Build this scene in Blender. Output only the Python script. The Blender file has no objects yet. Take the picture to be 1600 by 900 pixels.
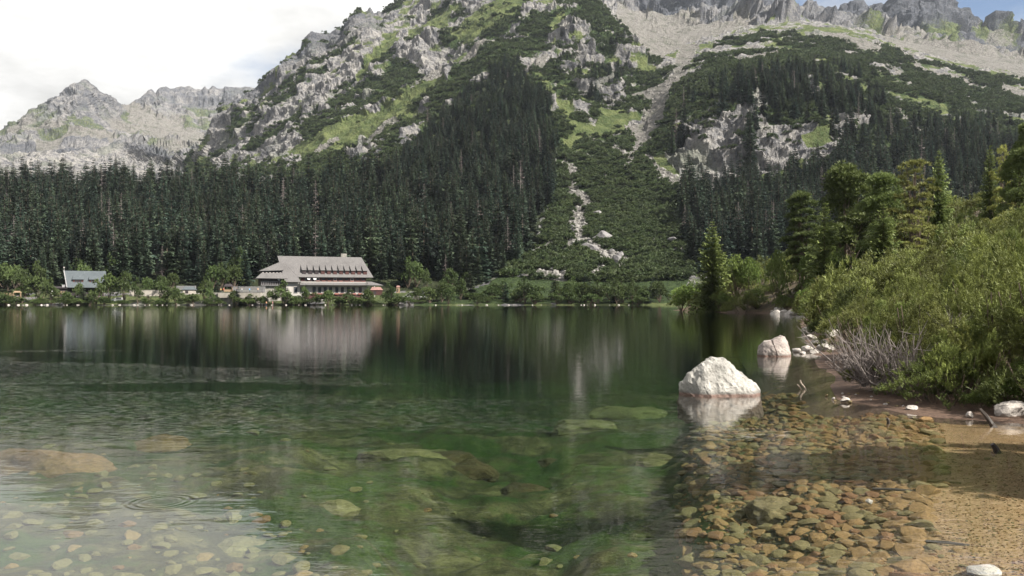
import bpy, bmesh, math, random
import numpy as np
from mathutils import Vector, Matrix

random.seed(7)
rng = np.random.default_rng(11)
sc = bpy.context.scene
COL = sc.collection

# ------------------------------------------------------------------ camera
FPX, HY, CX, CAMZ = 1333.0, 468.0, 800.0, 2.0     # focal length and horizon in a 1600 px wide picture
cam_d = bpy.data.cameras.new('camera'); cam = bpy.data.objects.new('camera', cam_d); COL.objects.link(cam)
cam.location = (0, 0, CAMZ); cam.rotation_euler = (math.radians(90), 0, 0)
cam_d.sensor_width = 36.0; cam_d.lens = 36.0 * FPX / 1600.0
cam_d.shift_y = (HY - 450.0) / 1600.0
cam_d.clip_start = 0.1; cam_d.clip_end = 20000
sc.camera = cam

# ------------------------------------------------------------------ light
SUN_AZ = math.atan2(0.87, -0.49)       # clockwise from +Y
SUN_EL = math.radians(41)
sd = Vector((math.sin(SUN_AZ) * math.cos(SUN_EL), math.cos(SUN_AZ) * math.cos(SUN_EL), math.sin(SUN_EL)))
sun_d = bpy.data.lights.new('sun', 'SUN'); sun = bpy.data.objects.new('sun', sun_d); COL.objects.link(sun)
sun_d.energy = 5.0; sun_d.angle = math.radians(0.53); sun_d.color = (1.0, 0.94, 0.84)
sun.rotation_euler = sd.to_track_quat('Z', 'Y').to_euler(); sun.location = (200, -100, 300)

world = bpy.data.worlds.new('World'); sc.world = world; world.use_nodes = True
def build_world():
    nt = world.node_tree; nt.nodes.clear(); L = nt.links
    out = nt.nodes.new('ShaderNodeOutputWorld'); bg = nt.nodes.new('ShaderNodeBackground')
    sky = nt.nodes.new('ShaderNodeTexSky'); sky.sky_type = 'NISHITA'; sky.sun_disc = False
    sky.sun_elevation = SUN_EL; sky.sun_rotation = SUN_AZ; sky.altitude = 1500; sky.air_density = 1.0
    sky.dust_density = 1.2; sky.ozone_density = 1.0
    tc = nt.nodes.new('ShaderNodeTexCoord'); sep = nt.nodes.new('ShaderNodeSeparateXYZ')
    L.new(tc.outputs['Generated'], sep.inputs[0])
    def M(op, a, b=None):
        n = nt.nodes.new('ShaderNodeMath'); n.operation = op
        for i, v in enumerate((a, b)):
            if v is None: continue
            if isinstance(v, (int, float)): n.inputs[i].default_value = v
            else: L.new(v, n.inputs[i])
        return n.outputs[0]
    zz = M('ADD', M('MAXIMUM', sep.outputs[2], 0.0), 0.22)
    cx = M('DIVIDE', sep.outputs[0], zz); cy = M('DIVIDE', sep.outputs[1], zz)
    comb = nt.nodes.new('ShaderNodeCombineXYZ'); L.new(cx, comb.inputs[0]); L.new(cy, comb.inputs[1])
    comb.inputs[2].default_value = 3.7
    n1 = nt.nodes.new('ShaderNodeTexNoise'); L.new(comb.outputs[0], n1.inputs['Vector'])
    n1.inputs['Scale'].default_value = 1.3; n1.inputs['Detail'].default_value = 7; n1.inputs['Roughness'].default_value = 0.55
    n2 = nt.nodes.new('ShaderNodeTexNoise'); L.new(comb.outputs[0], n2.inputs['Vector'])
    n2.inputs['Scale'].default_value = 2.2; n2.inputs['Detail'].default_value = 6; n2.inputs['Roughness'].default_value = 0.6
    # the cloud bank lies to the left (west); it thins out to the right
    cov = M('ADD', n1.outputs[0], M('MULTIPLY', sep.outputs[0], -0.42))
    ramp = nt.nodes.new('ShaderNodeMapRange'); ramp.interpolation_type = 'SMOOTHSTEP'
    L.new(cov, ramp.inputs[0]); ramp.inputs[1].default_value = 0.27; ramp.inputs[2].default_value = 0.52
    cr = nt.nodes.new('ShaderNodeMapRange'); L.new(n2.outputs[0], cr.inputs[0])
    cr.inputs[1].default_value = 0.36; cr.inputs[2].default_value = 0.66
    cr.inputs[3].default_value = 5.2; cr.inputs[4].default_value = 9.0
    cc = nt.nodes.new('ShaderNodeVectorMath'); cc.operation = 'SCALE'
    cc.inputs[0].default_value = (1.0, 0.985, 0.955); L.new(cr.outputs[0], cc.inputs['Scale'])
    mix = nt.nodes.new('ShaderNodeMix'); mix.data_type = 'RGBA'
    L.new(ramp.outputs[0], mix.inputs['Factor']); L.new(sky.outputs[0], mix.inputs[6]); L.new(cc.outputs[0], mix.inputs[7])
    L.new(mix.outputs[2], bg.inputs[0]); bg.inputs[1].default_value = 0.052
    L.new(bg.outputs[0], out.inputs[0])
build_world()

vs = sc.view_settings
vs.view_transform = 'Standard'; vs.look = 'None'; vs.exposure = 1.42; vs.gamma = 1.0; vs.use_curve_mapping = False
cy_ = sc.cycles
cy_.max_bounces = 7; cy_.diffuse_bounces = 3; cy_.glossy_bounces = 3; cy_.transmission_bounces = 3
cy_.transparent_max_bounces = 12; cy_.volume_bounces = 0; cy_.caustics_reflective = False; cy_.caustics_refractive = False
cy_.use_denoising = True

# ------------------------------------------------------------------ helpers: placing
def P(px, py, d):
    return Vector(((px - CX) / FPX * d, d, CAMZ + (HY - py) / FPX * d))
def G(px, py, z=0.0):
    d = (CAMZ - z) * FPX / (py - HY)
    return Vector(((px - CX) / FPX * d, d, z))

# ------------------------------------------------------------------ helpers: noise
def _h(ix, iy, iz, s):
    n = (ix.astype(np.int64) * 374761393 + iy.astype(np.int64) * 668265263 + iz.astype(np.int64) * 2147483647 + s * 974634777) & 0xffffffff
    n = ((n ^ (n >> 13)) * 1274126177) & 0xffffffff
    n = ((n ^ (n >> 16)) * 2246822519) & 0xffffffff
    return ((n ^ (n >> 15)) & 0xffffff) / float(0xffffff)
def vnoise(x, y, z=None, s=0):
    if z is None: z = np.zeros_like(x)
    ix, iy, iz = np.floor(x), np.floor(y), np.floor(z)
    fx, fy, fz = x - ix, y - iy, z - iz
    fx = fx * fx * fx * (fx * (fx * 6 - 15) + 10); fy = fy * fy * fy * (fy * (fy * 6 - 15) + 10); fz = fz * fz * fz * (fz * (fz * 6 - 15) + 10)
    r = 0
    for a in (0, 1):
        for b in (0, 1):
            for c in (0, 1):
                w = (fx if a else 1 - fx) * (fy if b else 1 - fy) * (fz if c else 1 - fz)
                r = r + w * _h(ix + a, iy + b, iz + c, s)
    return r                      # 0..1
def fbm(x, y, z=None, octv=5, s=0, rough=0.5):
    a, t, r = 1.0, 0.0, 0.0
    for o in range(octv):
        f = 2.03 ** o
        r = r + a * vnoise(x * f + 17.3 * o, y * f - 9.1 * o, None if z is None else z * f + 3.3 * o, s + o); t += a; a *= rough
    return r / t
def ridged(x, y, z=None, octv=5, s=0, rough=0.55):
    a, t, r = 1.0, 0.0, 0.0
    for o in range(octv):
        f = 2.07 ** o
        n = 1 - np.abs(2 * vnoise(x * f + 7.7 * o, y * f - 5.1 * o, None if z is None else z * f + 1.3 * o, s + o) - 1)
        r = r + a * n * n; t += a; a *= rough
    return r / t

# ------------------------------------------------------------------ helpers: meshes
def tag(o, label=None, cat=None, group=None, kind=None):
    if label: o['label'] = label
    if cat: o['category'] = cat
    if group: o['group'] = group
    if kind: o['kind'] = kind
    return o
def empty(name, loc=(0, 0, 0), rz=0.0):
    o = bpy.data.objects.new(name, None); COL.objects.link(o); o.location = loc; o.rotation_euler = (0, 0, rz)
    o.empty_display_size = 0.2
    return o
class Geo:
    """collects triangles and quads, with one value per face"""
    def __init__(s): s.v = []; s.t = []; s.q = []; s.rt = []; s.rq = []; s.n = 0
    def tris(s, v, f, r=None):
        v = np.asarray(v, float).reshape(-1, 3); f = np.asarray(f, int).reshape(-1, 3)
        s.v.append(v); s.t.append(f + s.n); s.rt.append(np.full(len(f), .5) if r is None else np.broadcast_to(r, (len(f),))); s.n += len(v)
    def quads(s, v, f, r=None):
        v = np.asarray(v, float).reshape(-1, 3); f = np.asarray(f, int).reshape(-1, 4)
        s.v.append(v); s.q.append(f + s.n); s.rq.append(np.full(len(f), .5) if r is None else np.broadcast_to(r, (len(f),))); s.n += len(v)
    def box(s, c, size, rz=0.0):
        c = np.array(c, float); h = np.array(size, float) / 2
        v = np.array([[x, y, z] for z in (-1, 1) for y in (-1, 1) for x in (-1, 1)], float) * h
        if rz:
            ca, sa = math.cos(rz), math.sin(rz); v = np.stack([v[:, 0] * ca - v[:, 1] * sa, v[:, 0] * sa + v[:, 1] * ca, v[:, 2]], 1)
        s.quads(v + c, [[0, 2, 3, 1], [4, 5, 7, 6], [0, 1, 5, 4], [2, 6, 7, 3], [0, 4, 6, 2], [1, 3, 7, 5]])
    def slab(s, pts, th):
        """flat polygon (4 points) thickened along its normal"""
        p = [Vector(a) for a in pts]; n = (p[1] - p[0]).cross(p[2] - p[0]).normalized() * th
        v = [tuple(a) for a in p] + [tuple(a - n) for a in p]
        s.quads(v, [[0, 1, 2, 3], [7, 6, 5, 4], [0, 4, 5, 1], [1, 5, 6, 2], [2, 6, 7, 3], [3, 7, 4, 0]])
    def tube(s, pts, rad, k=6, r=None):
        pts = np.asarray(pts, float); m = len(pts); rad = np.broadcast_to(rad, (m,))
        tan = np.gradient(pts, axis=0); tan /= np.linalg.norm(tan, axis=1)[:, None] + 1e-9
        ref = np.where(np.abs(tan[:, 2:3]) > .9, np.array([[1., 0, 0]]), np.array([[0, 0, 1.]]))
        a = np.cross(tan, ref); a /= np.linalg.norm(a, axis=1)[:, None] + 1e-9; b = np.cross(tan, a)
        th = np.arange(k) / k * 2 * np.pi
        v = pts[:, None] + rad[:, None, None] * (a[:, None] * np.cos(th)[None, :, None] + b[:, None] * np.sin(th)[None, :, None])
        f = []
        for i in range(m - 1):
            for j in range(k): f.append([i * k + j, i * k + (j + 1) % k, (i + 1) * k + (j + 1) % k, (i + 1) * k + j])
        s.quads(v.reshape(-1, 3), f, r)
        for ring, sg in ((0, 1), (m - 1, -1)):
            base = ring * k
            s.tris(v.reshape(-1, 3)[base:base + k], [[0, j, j + 1] if sg < 0 else [0, j + 1, j] for j in range(1, k - 1)], r)
    def mesh(s, name, mat, smooth=False):
        me = bpy.data.meshes.new(name)
        V = np.concatenate(s.v).astype(np.float32)
        T = np.concatenate(s.t) if s.t else np.zeros((0, 3), int); Q = np.concatenate(s.q) if s.q else np.zeros((0, 4), int)
        me.vertices.add(len(V)); me.vertices.foreach_set('co', V.ravel())
        nl = T.size + Q.size; me.loops.add(nl)
        me.loops.foreach_set('vertex_index', np.concatenate([T.ravel(), Q.ravel()]).astype(np.int32))
        nf = len(T) + len(Q); me.polygons.add(nf)
        st = np.concatenate([np.arange(len(T)) * 3, T.size + np.arange(len(Q)) * 4]).astype(np.int32)
        me.polygons.foreach_set('loop_start', st)
        me.update(calc_edges=True)
        r = np.concatenate([np.concatenate(s.rt) if s.rt else np.zeros(0), np.concatenate(s.rq) if s.rq else np.zeros(0)]).astype(np.float32)
        at = me.attributes.new('tone', 'FLOAT', 'FACE'); at.data.foreach_set('value', r)
        me.polygons.foreach_set('use_smooth', np.full(nf, smooth, bool))
        if mat: me.materials.append(mat)
        me.validate(); me.update()
        return me
    def obj(s, name, mat, parent=None, smooth=False):
        return link(name, s.mesh(name, mat, smooth), parent)
def link(name, me, parent=None):
    o = bpy.data.objects.new(name, me); COL.objects.link(o)
    if parent: o.parent = parent
    return o
def copy_tree(o, parent=None):
    c = o.copy(); COL.objects.link(c); c.parent = parent
    for ch in list(o.children):
        copy_tree(ch, c)
    return c

# ------------------------------------------------------------------ helpers: materials
class NT:
    def __init__(s, name):
        s.m = bpy.data.materials.new(name); s.m.use_nodes = True; s.t = s.m.node_tree; s.t.nodes.clear()
        s.out = s.t.nodes.new('ShaderNodeOutputMaterial')
    def n(s, typ, _o=0, **kw):
        n = s.t.nodes.new('ShaderNode' + typ)
        for k, v in kw.items():
            if k.startswith('p_'): setattr(n, k[2:], v); continue
            k = k.replace('__', ' ')
            key = int(k[1:]) if k[0] == 'i' and k[1:].isdigit() else k
            if isinstance(v, bpy.types.NodeSocket): s.t.links.new(v, n.inputs[key])
            else: n.inputs[key].default_value = v
        return n.outputs[_o] if _o is not None else n
    def math(s, op, a, b=0.0): return s.n('Math', p_operation=op, i0=a, i1=b)
    def mix(s, f, a, b):
        n = s.t.nodes.new('ShaderNodeMix'); n.data_type = 'RGBA'
        for k, v in ((0, f), (6, a), (7, b)):
            if isinstance(v, bpy.types.NodeSocket): s.t.links.new(v, n.inputs[k])
            elif k and len(v) == 3: n.inputs[k].default_value = (*v, 1)
            else: n.inputs[k].default_value = v
        return n.outputs[2]
    def rng(s, v, a, b, c=0.0, d=1.0, smooth=True):
        n = s.t.nodes.new('ShaderNodeMapRange'); n.interpolation_type = 'SMOOTHSTEP' if smooth else 'LINEAR'
        s.t.links.new(v, n.inputs[0])
        for i, q in enumerate((a, b, c, d)): n.inputs[i + 1].default_value = q
        return n.outputs[0]
    def coord(s, which='Object'):
        return s.n('TexCoord', None).outputs[which]
    def pos(s): return s.n('NewGeometry', None).outputs['Position']
    def noise(s, vec, scale, detail=4, rough=.55, out=0): return s.n('TexNoise', out, Vector=vec, Scale=scale, Detail=detail, Roughness=rough)
    def attr(s, name, out='Fac'): 
        n = s.t.nodes.new('ShaderNodeAttribute'); n.attribute_name = name; return n.outputs[out]
    def rnd(s): return s.n('ObjectInfo', None).outputs['Random']
    def bump(s, h, strength=.5, dist=1.0, normal=None):
        k = dict(Height=h, Strength=strength, Distance=dist)
        if normal is not None: k['Normal'] = normal
        return s.n('Bump', **k)
    def done(s, surf): s.t.links.new(surf, s.out.inputs[0]); return s.m
    def principled(s, col, rough=.8, spec=.3, normal=None, **kw):
        k = {'Base__Color': col if isinstance(col, bpy.types.NodeSocket) else (*col, 1), 'Roughness': rough, 'Specular__IOR__Level': spec}
        if normal is not None: k['Normal'] = normal
        k.update(kw)
        return s.n('BsdfPrincipled', **k)
def plain(name, col, rough=.8, var=.25, scale=3.0, spec=.25, bump=0.0):
    t = NT(name); c = t.coord()
    n = t.noise(c, scale, 5, .6)
    lo = tuple(x * (1 - var) for x in col); hi = tuple(min(1, x * (1 + var)) for x in col)
    col_ = t.mix(t.rng(n, .3, .7), lo, hi)
    nm = t.bump(t.noise(c, scale * 4, 4), bump, .05) if bump else None
    return t.done(t.principled(col_, rough, spec, nm))
def foliage(name, dark, light, tint=(.10, .09, .03), tintamt=.15, trans=.3, scale=.6, spread=.28):
    """leaf or needle surface: varies by leaf, by clump and by plant"""
    t = NT(name); c = t.coord()
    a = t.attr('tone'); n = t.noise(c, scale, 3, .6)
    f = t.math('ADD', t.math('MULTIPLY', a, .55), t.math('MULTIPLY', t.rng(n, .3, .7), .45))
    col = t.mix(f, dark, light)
    r = t.rnd()
    col = t.mix(t.math('MULTIPLY', r, tintamt), col, tint)
    hs = t.n('HueSaturation', Color=col, Value=t.math('ADD', 1 - spread, t.math('MULTIPLY', t.math('FRACT', t.math('MULTIPLY', r, 7.31)), 2 * spread)))
    d = t.principled(hs, .55, .25)
    tr = t.n('BsdfTranslucent', Color=hs)
    return t.done(t.n('MixShader', i0=trans, i1=d, i2=tr))

# ================================================================== THE MOUNTAINS
# Per column (picture x at the camera) the slope is a list of (distance, picture height) stations; a row with a larger
# height value than the one before it is a dip hidden behind a crest.
LAY = {  #      A shore     B terrace   C           D crest/foot D2          E            F           G            H crest      I dip        J            K far crest  L behind
 -500: [(297, 479), (345, 455), (480, 380), (620, 300), (660, 300), (900, 330), (1500, 275), (1900, 255), (2100, 245), (2300, 250), (2450, 240), (2700, 230), (3600, 300)],
    0: [(297, 479), (345, 455), (480, 380), (640, 303), (680, 303), (900, 330), (1500, 262), (1900, 248), (2100, 240), (2300, 235), (2450, 222), (2700, 205), (3600, 300)],
  130: [(297, 479), (345, 455), (480, 380), (640, 300), (680, 302), (900, 330), (1500, 262), (1900, 245), (2100, 232), (2300, 205), (2450, 180), (2700, 124), (3600, 300)],
  200: [(297, 479), (345, 455), (480, 378), (640, 298), (680, 302), (900, 330), (1500, 265), (2000, 240), (2200, 228), (2500, 215), (2750, 195), (3200, 160), (3900, 300)],
  290: [(297, 479), (345, 455), (480, 378), (640, 298), (680, 300), (900, 325), (1300, 275), (1500, 262), (1600, 255), (2100, 250), (2800, 210), (3400, 133), (3900, 300)],
  330: [(297, 479), (345, 455), (480, 378), (640, 297), (680, 298), (880, 310), (1150, 270), (1350, 240), (1500, 206), (1900, 250), (2800, 215), (3400, 135), (3900, 300)],
  400: [(297, 479), (345, 455), (480, 378), (640, 295), (680, 295), (850, 295), (1080, 262), (1300, 210), (1520, 138), (1900, 210), (2800, 200), (3400, 136), (3900, 300)],
  480: [(297, 479), (345, 455), (480, 378), (640, 293), (680, 288), (800, 277), (1020, 245), (1280, 165), (1560, 53), (1900, 150), (2800, 200), (3300, 150), (3900, 300)],
  580: [(297, 479), (345, 455), (470, 382), (640, 292), (680, 280), (780, 262), (980, 222), (1260, 130), (1620, 13), (1900, 80), (2800, 150), (3200, 140), (3900, 300)],
  680: [(297, 479), (345, 455), (460, 388), (620, 300), (670, 275), (760, 242), (930, 190), (1200, 105), (1650, -28), (1900, 10), (2800, 120), (3200, 120), (3900, 300)],
  780: [(297, 479), (345, 457), (450, 392), (610, 305), (660, 272), (740, 225), (880, 160), (1120, 70), (1600, -50), (1900, -10), (2600, 60), (3000, 80), (3900, 300)],
  870: [(297, 479), (340, 460), (440, 398), (600, 312), (660, 270), (740, 228), (900, 150), (1080, 75), (1400, -28), (1700, 20), (2300, 30), (2700, 30), (3600, 200)],
  920: [(297, 479), (335, 463), (430, 402), (580, 318), (660, 268), (750, 230), (900, 160), (1060, 85), (1280, -8), (1550, 40), (2200, 12), (2600, 8), (3600, 200)],
  955: [(297, 479), (335, 463), (430, 402), (580, 318), (660, 268), (760, 228), (900, 172), (1050, 105), (1230, 27), (1450, 45), (2200, 14), (2600, 5), (3600, 200)],
 1010: [(297, 479), (335, 463), (430, 400), (580, 315), (660, 262), (770, 215), (900, 165), (1040, 120), (1180, 76), (1500, 55), (2150, 25), (2600, 0), (3600, 200)],
 1060: [(297, 479), (335, 460), (430, 398), (570, 312), (630, 275), (700, 215), (850, 140), (1050, 100), (1250, 72), (1550, 50), (2150, 25), (2600, -28), (3600, 200)],
 1130: [(297, 479), (335, 460), (430, 395), (560, 320), (625, 290), (672, 195), (830, 125), (1050, 85), (1300, 58), (1550, 42), (2150, 22), (2600, -30), (3600, 200)],
 1184: [(297, 479), (335, 460), (430, 395), (560, 320), (620, 288), (668, 188), (820, 120), (1050, 80), (1350, 42), (1600, 38), (2150, 30), (2600, 8), (3600, 200)],
 1280: [(297, 479), (335, 460), (430, 390), (560, 310), (620, 268), (668, 195), (820, 128), (1050, 85), (1350, 38), (1650, 40), (2150, 40), (2600, 30), (3600, 200)],
 1360: [(297, 479), (335, 460), (430, 390), (560, 305), (640, 262), (720, 205), (860, 140), (1050, 95), (1300, 54), (1600, 56), (2150, 48), (2600, 14), (3600, 200)],
 1440: [(297, 479), (335, 460), (430, 388), (560, 305), (640, 262), (720, 215), (860, 160), (1050, 118), (1280, 82), (1600, 72), (2150, 58), (2600, -12), (3600, 200)],
 1520: [(297, 479), (335, 460), (430, 388), (560, 300), (640, 262), (720, 225), (860, 180), (1050, 135), (1250, 100), (1600, 88), (2100, 72), (2600, 35), (3600, 200)],
 1600: [(297, 479), (335, 460), (430, 388), (560, 300), (640, 262), (720, 232), (860, 190), (1050, 150), (1250, 117), (1600, 105), (2100, 88), (2600, 36), (3600, 200)],
 2100: [(297, 479), (335, 460), (430, 388), (560, 300), (640, 272), (720, 250), (860, 220), (1050, 190), (1250, 150), (1600, 130), (2100, 100), (2600, 50), (3600, 200)],
}
RIDGE_H = [(290, 255), (300, 246), (315, 228), (328, 206), (342, 172), (347, 164), (367, 156), (383, 150), (392, 144), (405, 133), (417, 119), (436, 111), (442, 94), (458, 81), (467, 86), (472, 64), (483, 50), (494, 50), (514, 53), (528, 42), (537, 44), (542, 33), (561, 15), (569, 18), (578, 11), (583, 21), (600, 19), (614, 8), (622, 3), (640, -2), (680, -28)]
RIDGE_K = [(-500, 230), (-300, 225), (-100, 215), (0, 204), (16, 192), (21, 190), (31, 193), (39, 181), (50, 169), (62, 168), (70, 163), (79, 158), (100, 145), (113, 133), (126, 125), (133, 122), (147, 134), (157, 146), (171, 154), (184, 160), (202, 160), (218, 151), (234, 137), (238, 137), (243, 143), (248, 134), (259, 132), (266, 136), (283, 132), (297, 132), (307, 137), (315, 137), (320, 131), (325, 137), (332, 131), (340, 136), (400, 136), (480, 150), (680, 120), (870, 30), (940, 3), (957, 5), (978, 9), (993, 11), (1003, 6), (1012, -3), (1030, -18), (1060, -28), (1100, -34), (1140, -22), (1168, -5), (1180, 4), (1185, 16), (1192, 6), (1208, 4), (1216, 9), (1224, 9), (1236, 14), (1248, 11), (1256, 21), (1264, 18), (1276, 29), (1284, 28), (1300, 13), (1310, 15), (1320, 9), (1344, 5), (1354, 17), (1372, 7), (1384, 18), (1392, 14), (1404, 17), (1412, 2), (1428, -8), (1450, -16), (1466, -10), (1476, 0), (1492, 20), (1504, 23), (1516, 32), (1528, 41), (1540, 38), (1556, 22), (1564, 27), (1576, 29), (1588, 33), (1600, 34), (1650, 22), (1700, 45), (1800, 30), (2100, 50)]
us = np.concatenate([np.arange(-500, -60, 12.), np.arange(-60, 1660, 2.2), np.arange(1660, 2101, 12.)])
keys = sorted(LAY)
ld = np.stack([np.interp(us, keys, [LAY[k][i][0] for k in keys]) for i in range(13)], 1)
lp = np.stack([np.interp(us, keys, [LAY[k][i][1] for k in keys]) for i in range(13)], 1)
def smooth1(a, k):
    w = np.hanning(k + 2)[1:-1]; w /= w.sum()
    return np.stack([np.convolve(np.pad(a[:, j], k // 2, mode='edge'), w, 'valid')[:len(a)] for j in range(a.shape[1])], 1)
ld = smooth1(ld, 31); lp = smooth1(lp, 31)
hm = (us > 290) & (us < 680)
rh = np.interp(us, [a for a, b in RIDGE_H], [b for a, b in RIDGE_H]); lp[hm, 8] = rh[hm]
lp[:, 11] = np.interp(us, [a for a, b in RIDGE_K], [b for a, b in RIDGE_K])
lp[:, 11] += np.where(us > 1186, 6, 0); lp[:, 11] += np.where((us > 186) & (us < 350), 3, 0)
jag = ridged(us / 13, us * 0 + 3.3, None, 4, 321) - .45
lp[:, 11] -= 6 * jag * (us > 930) + 3.5 * jag * (us < 400); lp[hm, 8] -= 5 * jag[hm]
rows_per = [14, 30, 44, 26, 26, 44, 70, 84, 10, 34, 74, 6]
seg_t = np.concatenate([i + np.arange(n) / n for i, n in enumerate(rows_per)] + [[12.0]])
def zof(d, py): return CAMZ + (HY - py) / FPX * d
lz = zof(ld, lp)
# monotone-ish interpolation of each column (Catmull-Rom with clamped tangents)
def interp_rows(a):
    out = np.zeros((len(us), len(seg_t)))
    dif = np.diff(a, axis=1)
    m = np.zeros_like(a); m[:, 1:-1] = np.where(dif[:, 1:] * dif[:, :-1] > 0, 2 * dif[:, 1:] * dif[:, :-1] / (dif[:, 1:] + dif[:, :-1] + 1e-9), 0)
    m[:, 0] = dif[:, 0]; m[:, -1] = dif[:, -1]
    for j, t in enumerate(seg_t):
        i = min(int(t), 11); f = t - i
        h00 = 2 * f**3 - 3 * f**2 + 1; h10 = f**3 - 2 * f**2 + f; h01 = -2 * f**3 + 3 * f**2; h11 = f**3 - f**2
        out[:, j] = h00 * a[:, i] + h10 * m[:, i] + h01 * a[:, i + 1] + h11 * m[:, i + 1]
    return out
TD = interp_rows(ld)
TZ = np.zeros_like(TD)
for j, t in enumerate(seg_t):           # straight between crests so that they stay sharp
    i = min(int(t), 11); f = t - i
    TZ[:, j] = lz[:, i] * (1 - f) + lz[:, i + 1] * f
for _ in range(2):
    sm = TZ.copy(); sm[:, 1:-1] = (TZ[:, :-2] + 2 * TZ[:, 1:-1] + TZ[:, 2:]) / 4
    keep = np.zeros(TZ.shape[1], bool)
    for cj in (sum(rows_per[:8]), sum(rows_per[:11])): keep[cj - 1:cj + 2] = True
    TZ = np.where(keep[None], TZ, sm)
TX = (us[:, None] - CX) / FPX * TD; TY = TD.copy()
TPY = HY - (TZ - CAMZ) / TD * FPX
LAYT = np.broadcast_to(seg_t[None], TD.shape)
run = np.minimum.accumulate(TPY, axis=1)
VIS = TPY <= run + 3

# ---------------- land cover, drawn as outlines on the slopes
CW, CH, COX, COY = 2600, 560, 500, 80      # raster over picture x -500..2100, y -80..480
def raster(polys):
    m = np.zeros((CH, CW), bool); yy, xx = np.mgrid[0:CH, 0:CW]
    for poly in polys:
        p = np.array(poly, float) + [COX, COY]
        x0, x1 = int(max(0, p[:, 0].min())), int(min(CW, p[:, 0].max() + 2)); y0, y1 = int(max(0, p[:, 1].min())), int(min(CH, p[:, 1].max() + 2))
        if x1 <= x0 or y1 <= y0: continue
        X, Y = xx[y0:y1, x0:x1], yy[y0:y1, x0:x1]; ins = np.zeros(X.shape, bool)
        for (ax, ay), (bx, by) in zip(p, np.roll(p, -1, 0)):
            if ay == by: continue
            c = ((ay > Y) != (by > Y)) & (X < (bx - ax) * (Y - ay) / (by - ay) + ax); ins ^= c
        m[y0:y1, x0:x1] |= ins
    return m.astype(np.float32)
def strip(pts, w):
    p = [Vector(a) for a in pts]; l, r = [], []
    for i, a in enumerate(p):
        t = (p[min(i + 1, len(p) - 1)] - p[max(i - 1, 0)]).normalized(); n = Vector((-t.y, t.x)) * (w[i] if isinstance(w, (list, tuple)) else w) / 2
        l.append(tuple(a + n)); r.append(tuple(a - n))
    return l + r[::-1]
wu = us[:, None] + 24 * (fbm(TX / 34, TY / 50, TZ / 34, 5, 3, .62) - .5) * np.clip(TD / 1100, .3, 1)
wv = TPY + 20 * (fbm(TX / 34, TY / 50, TZ / 34, 5, 9, .62) - .5) * np.clip(TD / 1100, .3, 1)
def look(m, blur=1):
    for _ in range(blur):
        m = (m + np.roll(m, 1, 0) + np.roll(m, -1, 0) + np.roll(m, 1, 1) + np.roll(m, -1, 1)) / 5
    xi = np.clip(wu + COX, 0, CW - 1).astype(int); yi = np.clip(wv + COY, 0, CH - 1).astype(int)
    return m[yi, xi] * VIS
FOREST = [[(-500, 300), (0, 303), (430, 297), (540, 292), (600, 272), (640, 246), (680, 200), (720, 150), (770, 108), (800, 95), (822, 118), (842, 150), (855, 190), (868, 240), (868, 275), (850, 330), (828, 395), (800, 425), (740, 446), (600, 456), (-500, 458)],
          [(1300, 265), (1420, 262), (1520, 245), (2100, 265), (2100, 420), (1300, 420), (1080, 425), (1060, 345), (1065, 300), (1150, 305), (1230, 280)]]
SPARSE = [[(1040, 205), (1070, 150), (1130, 118), (1250, 112), (1340, 108), (1375, 140), (1385, 200), (1420, 262), (1300, 275), (1290, 215), (1200, 200), (1120, 200), (1080, 222), (1045, 240)],
          [(1140, 190), (1180, 185), (1190, 290), (1150, 300)], [(860, 60), (905, 30), (960, 60), (975, 110), (960, 190), (930, 180), (905, 120), (870, 110)],
          [(1385, 200), (1600, 180), (2100, 180), (2100, 260), (1420, 262)], [(700, 195), (760, 110), (850, 110), (866, 250), (840, 280)]]
GRASS = [[(478, 248), (520, 224), (600, 196), (660, 160), (702, 128), (690, 118), (640, 148), (560, 198), (486, 236)], [(838, 98), (852, 112), (866, 140), (884, 160), (900, 190), (932, 212), (905, 212), (878, 192), (864, 160), (845, 130)],
         [(929, 178), (980, 178), (978, 206), (930, 210)], [(876, 205), (902, 205), (906, 236), (880, 238)], [(705, 55), (740, 20), (800, 0), (830, 10), (780, 40), (720, 70)], [(640, 50), (680, 20), (720, 10), (700, 40), (660, 70)], [(600, 60), (620, 45), (625, 80), (605, 90)],
         [(855, 35), (885, 20), (880, 45), (862, 55)], [(960, 20), (985, 45), (1000, 65), (985, 60), (965, 40)], [(1265, 110), (1285, 130), (1290, 165), (1275, 150)], [(450, 240), (520, 205), (600, 175), (650, 165), (600, 215), (560, 245), (470, 255)],
         [(1245, 215), (1290, 195), (1300, 220), (1262, 230)], [(1185, 268), (1205, 268), (1205, 292), (1190, 294)], [(1240, 255), (1256, 255), (1256, 280), (1243, 280)],
         strip([(560, 130), (620, 75), (680, 45)], 14), strip([(1340, 130), (1352, 165), (1345, 190)], 12)]
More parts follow.
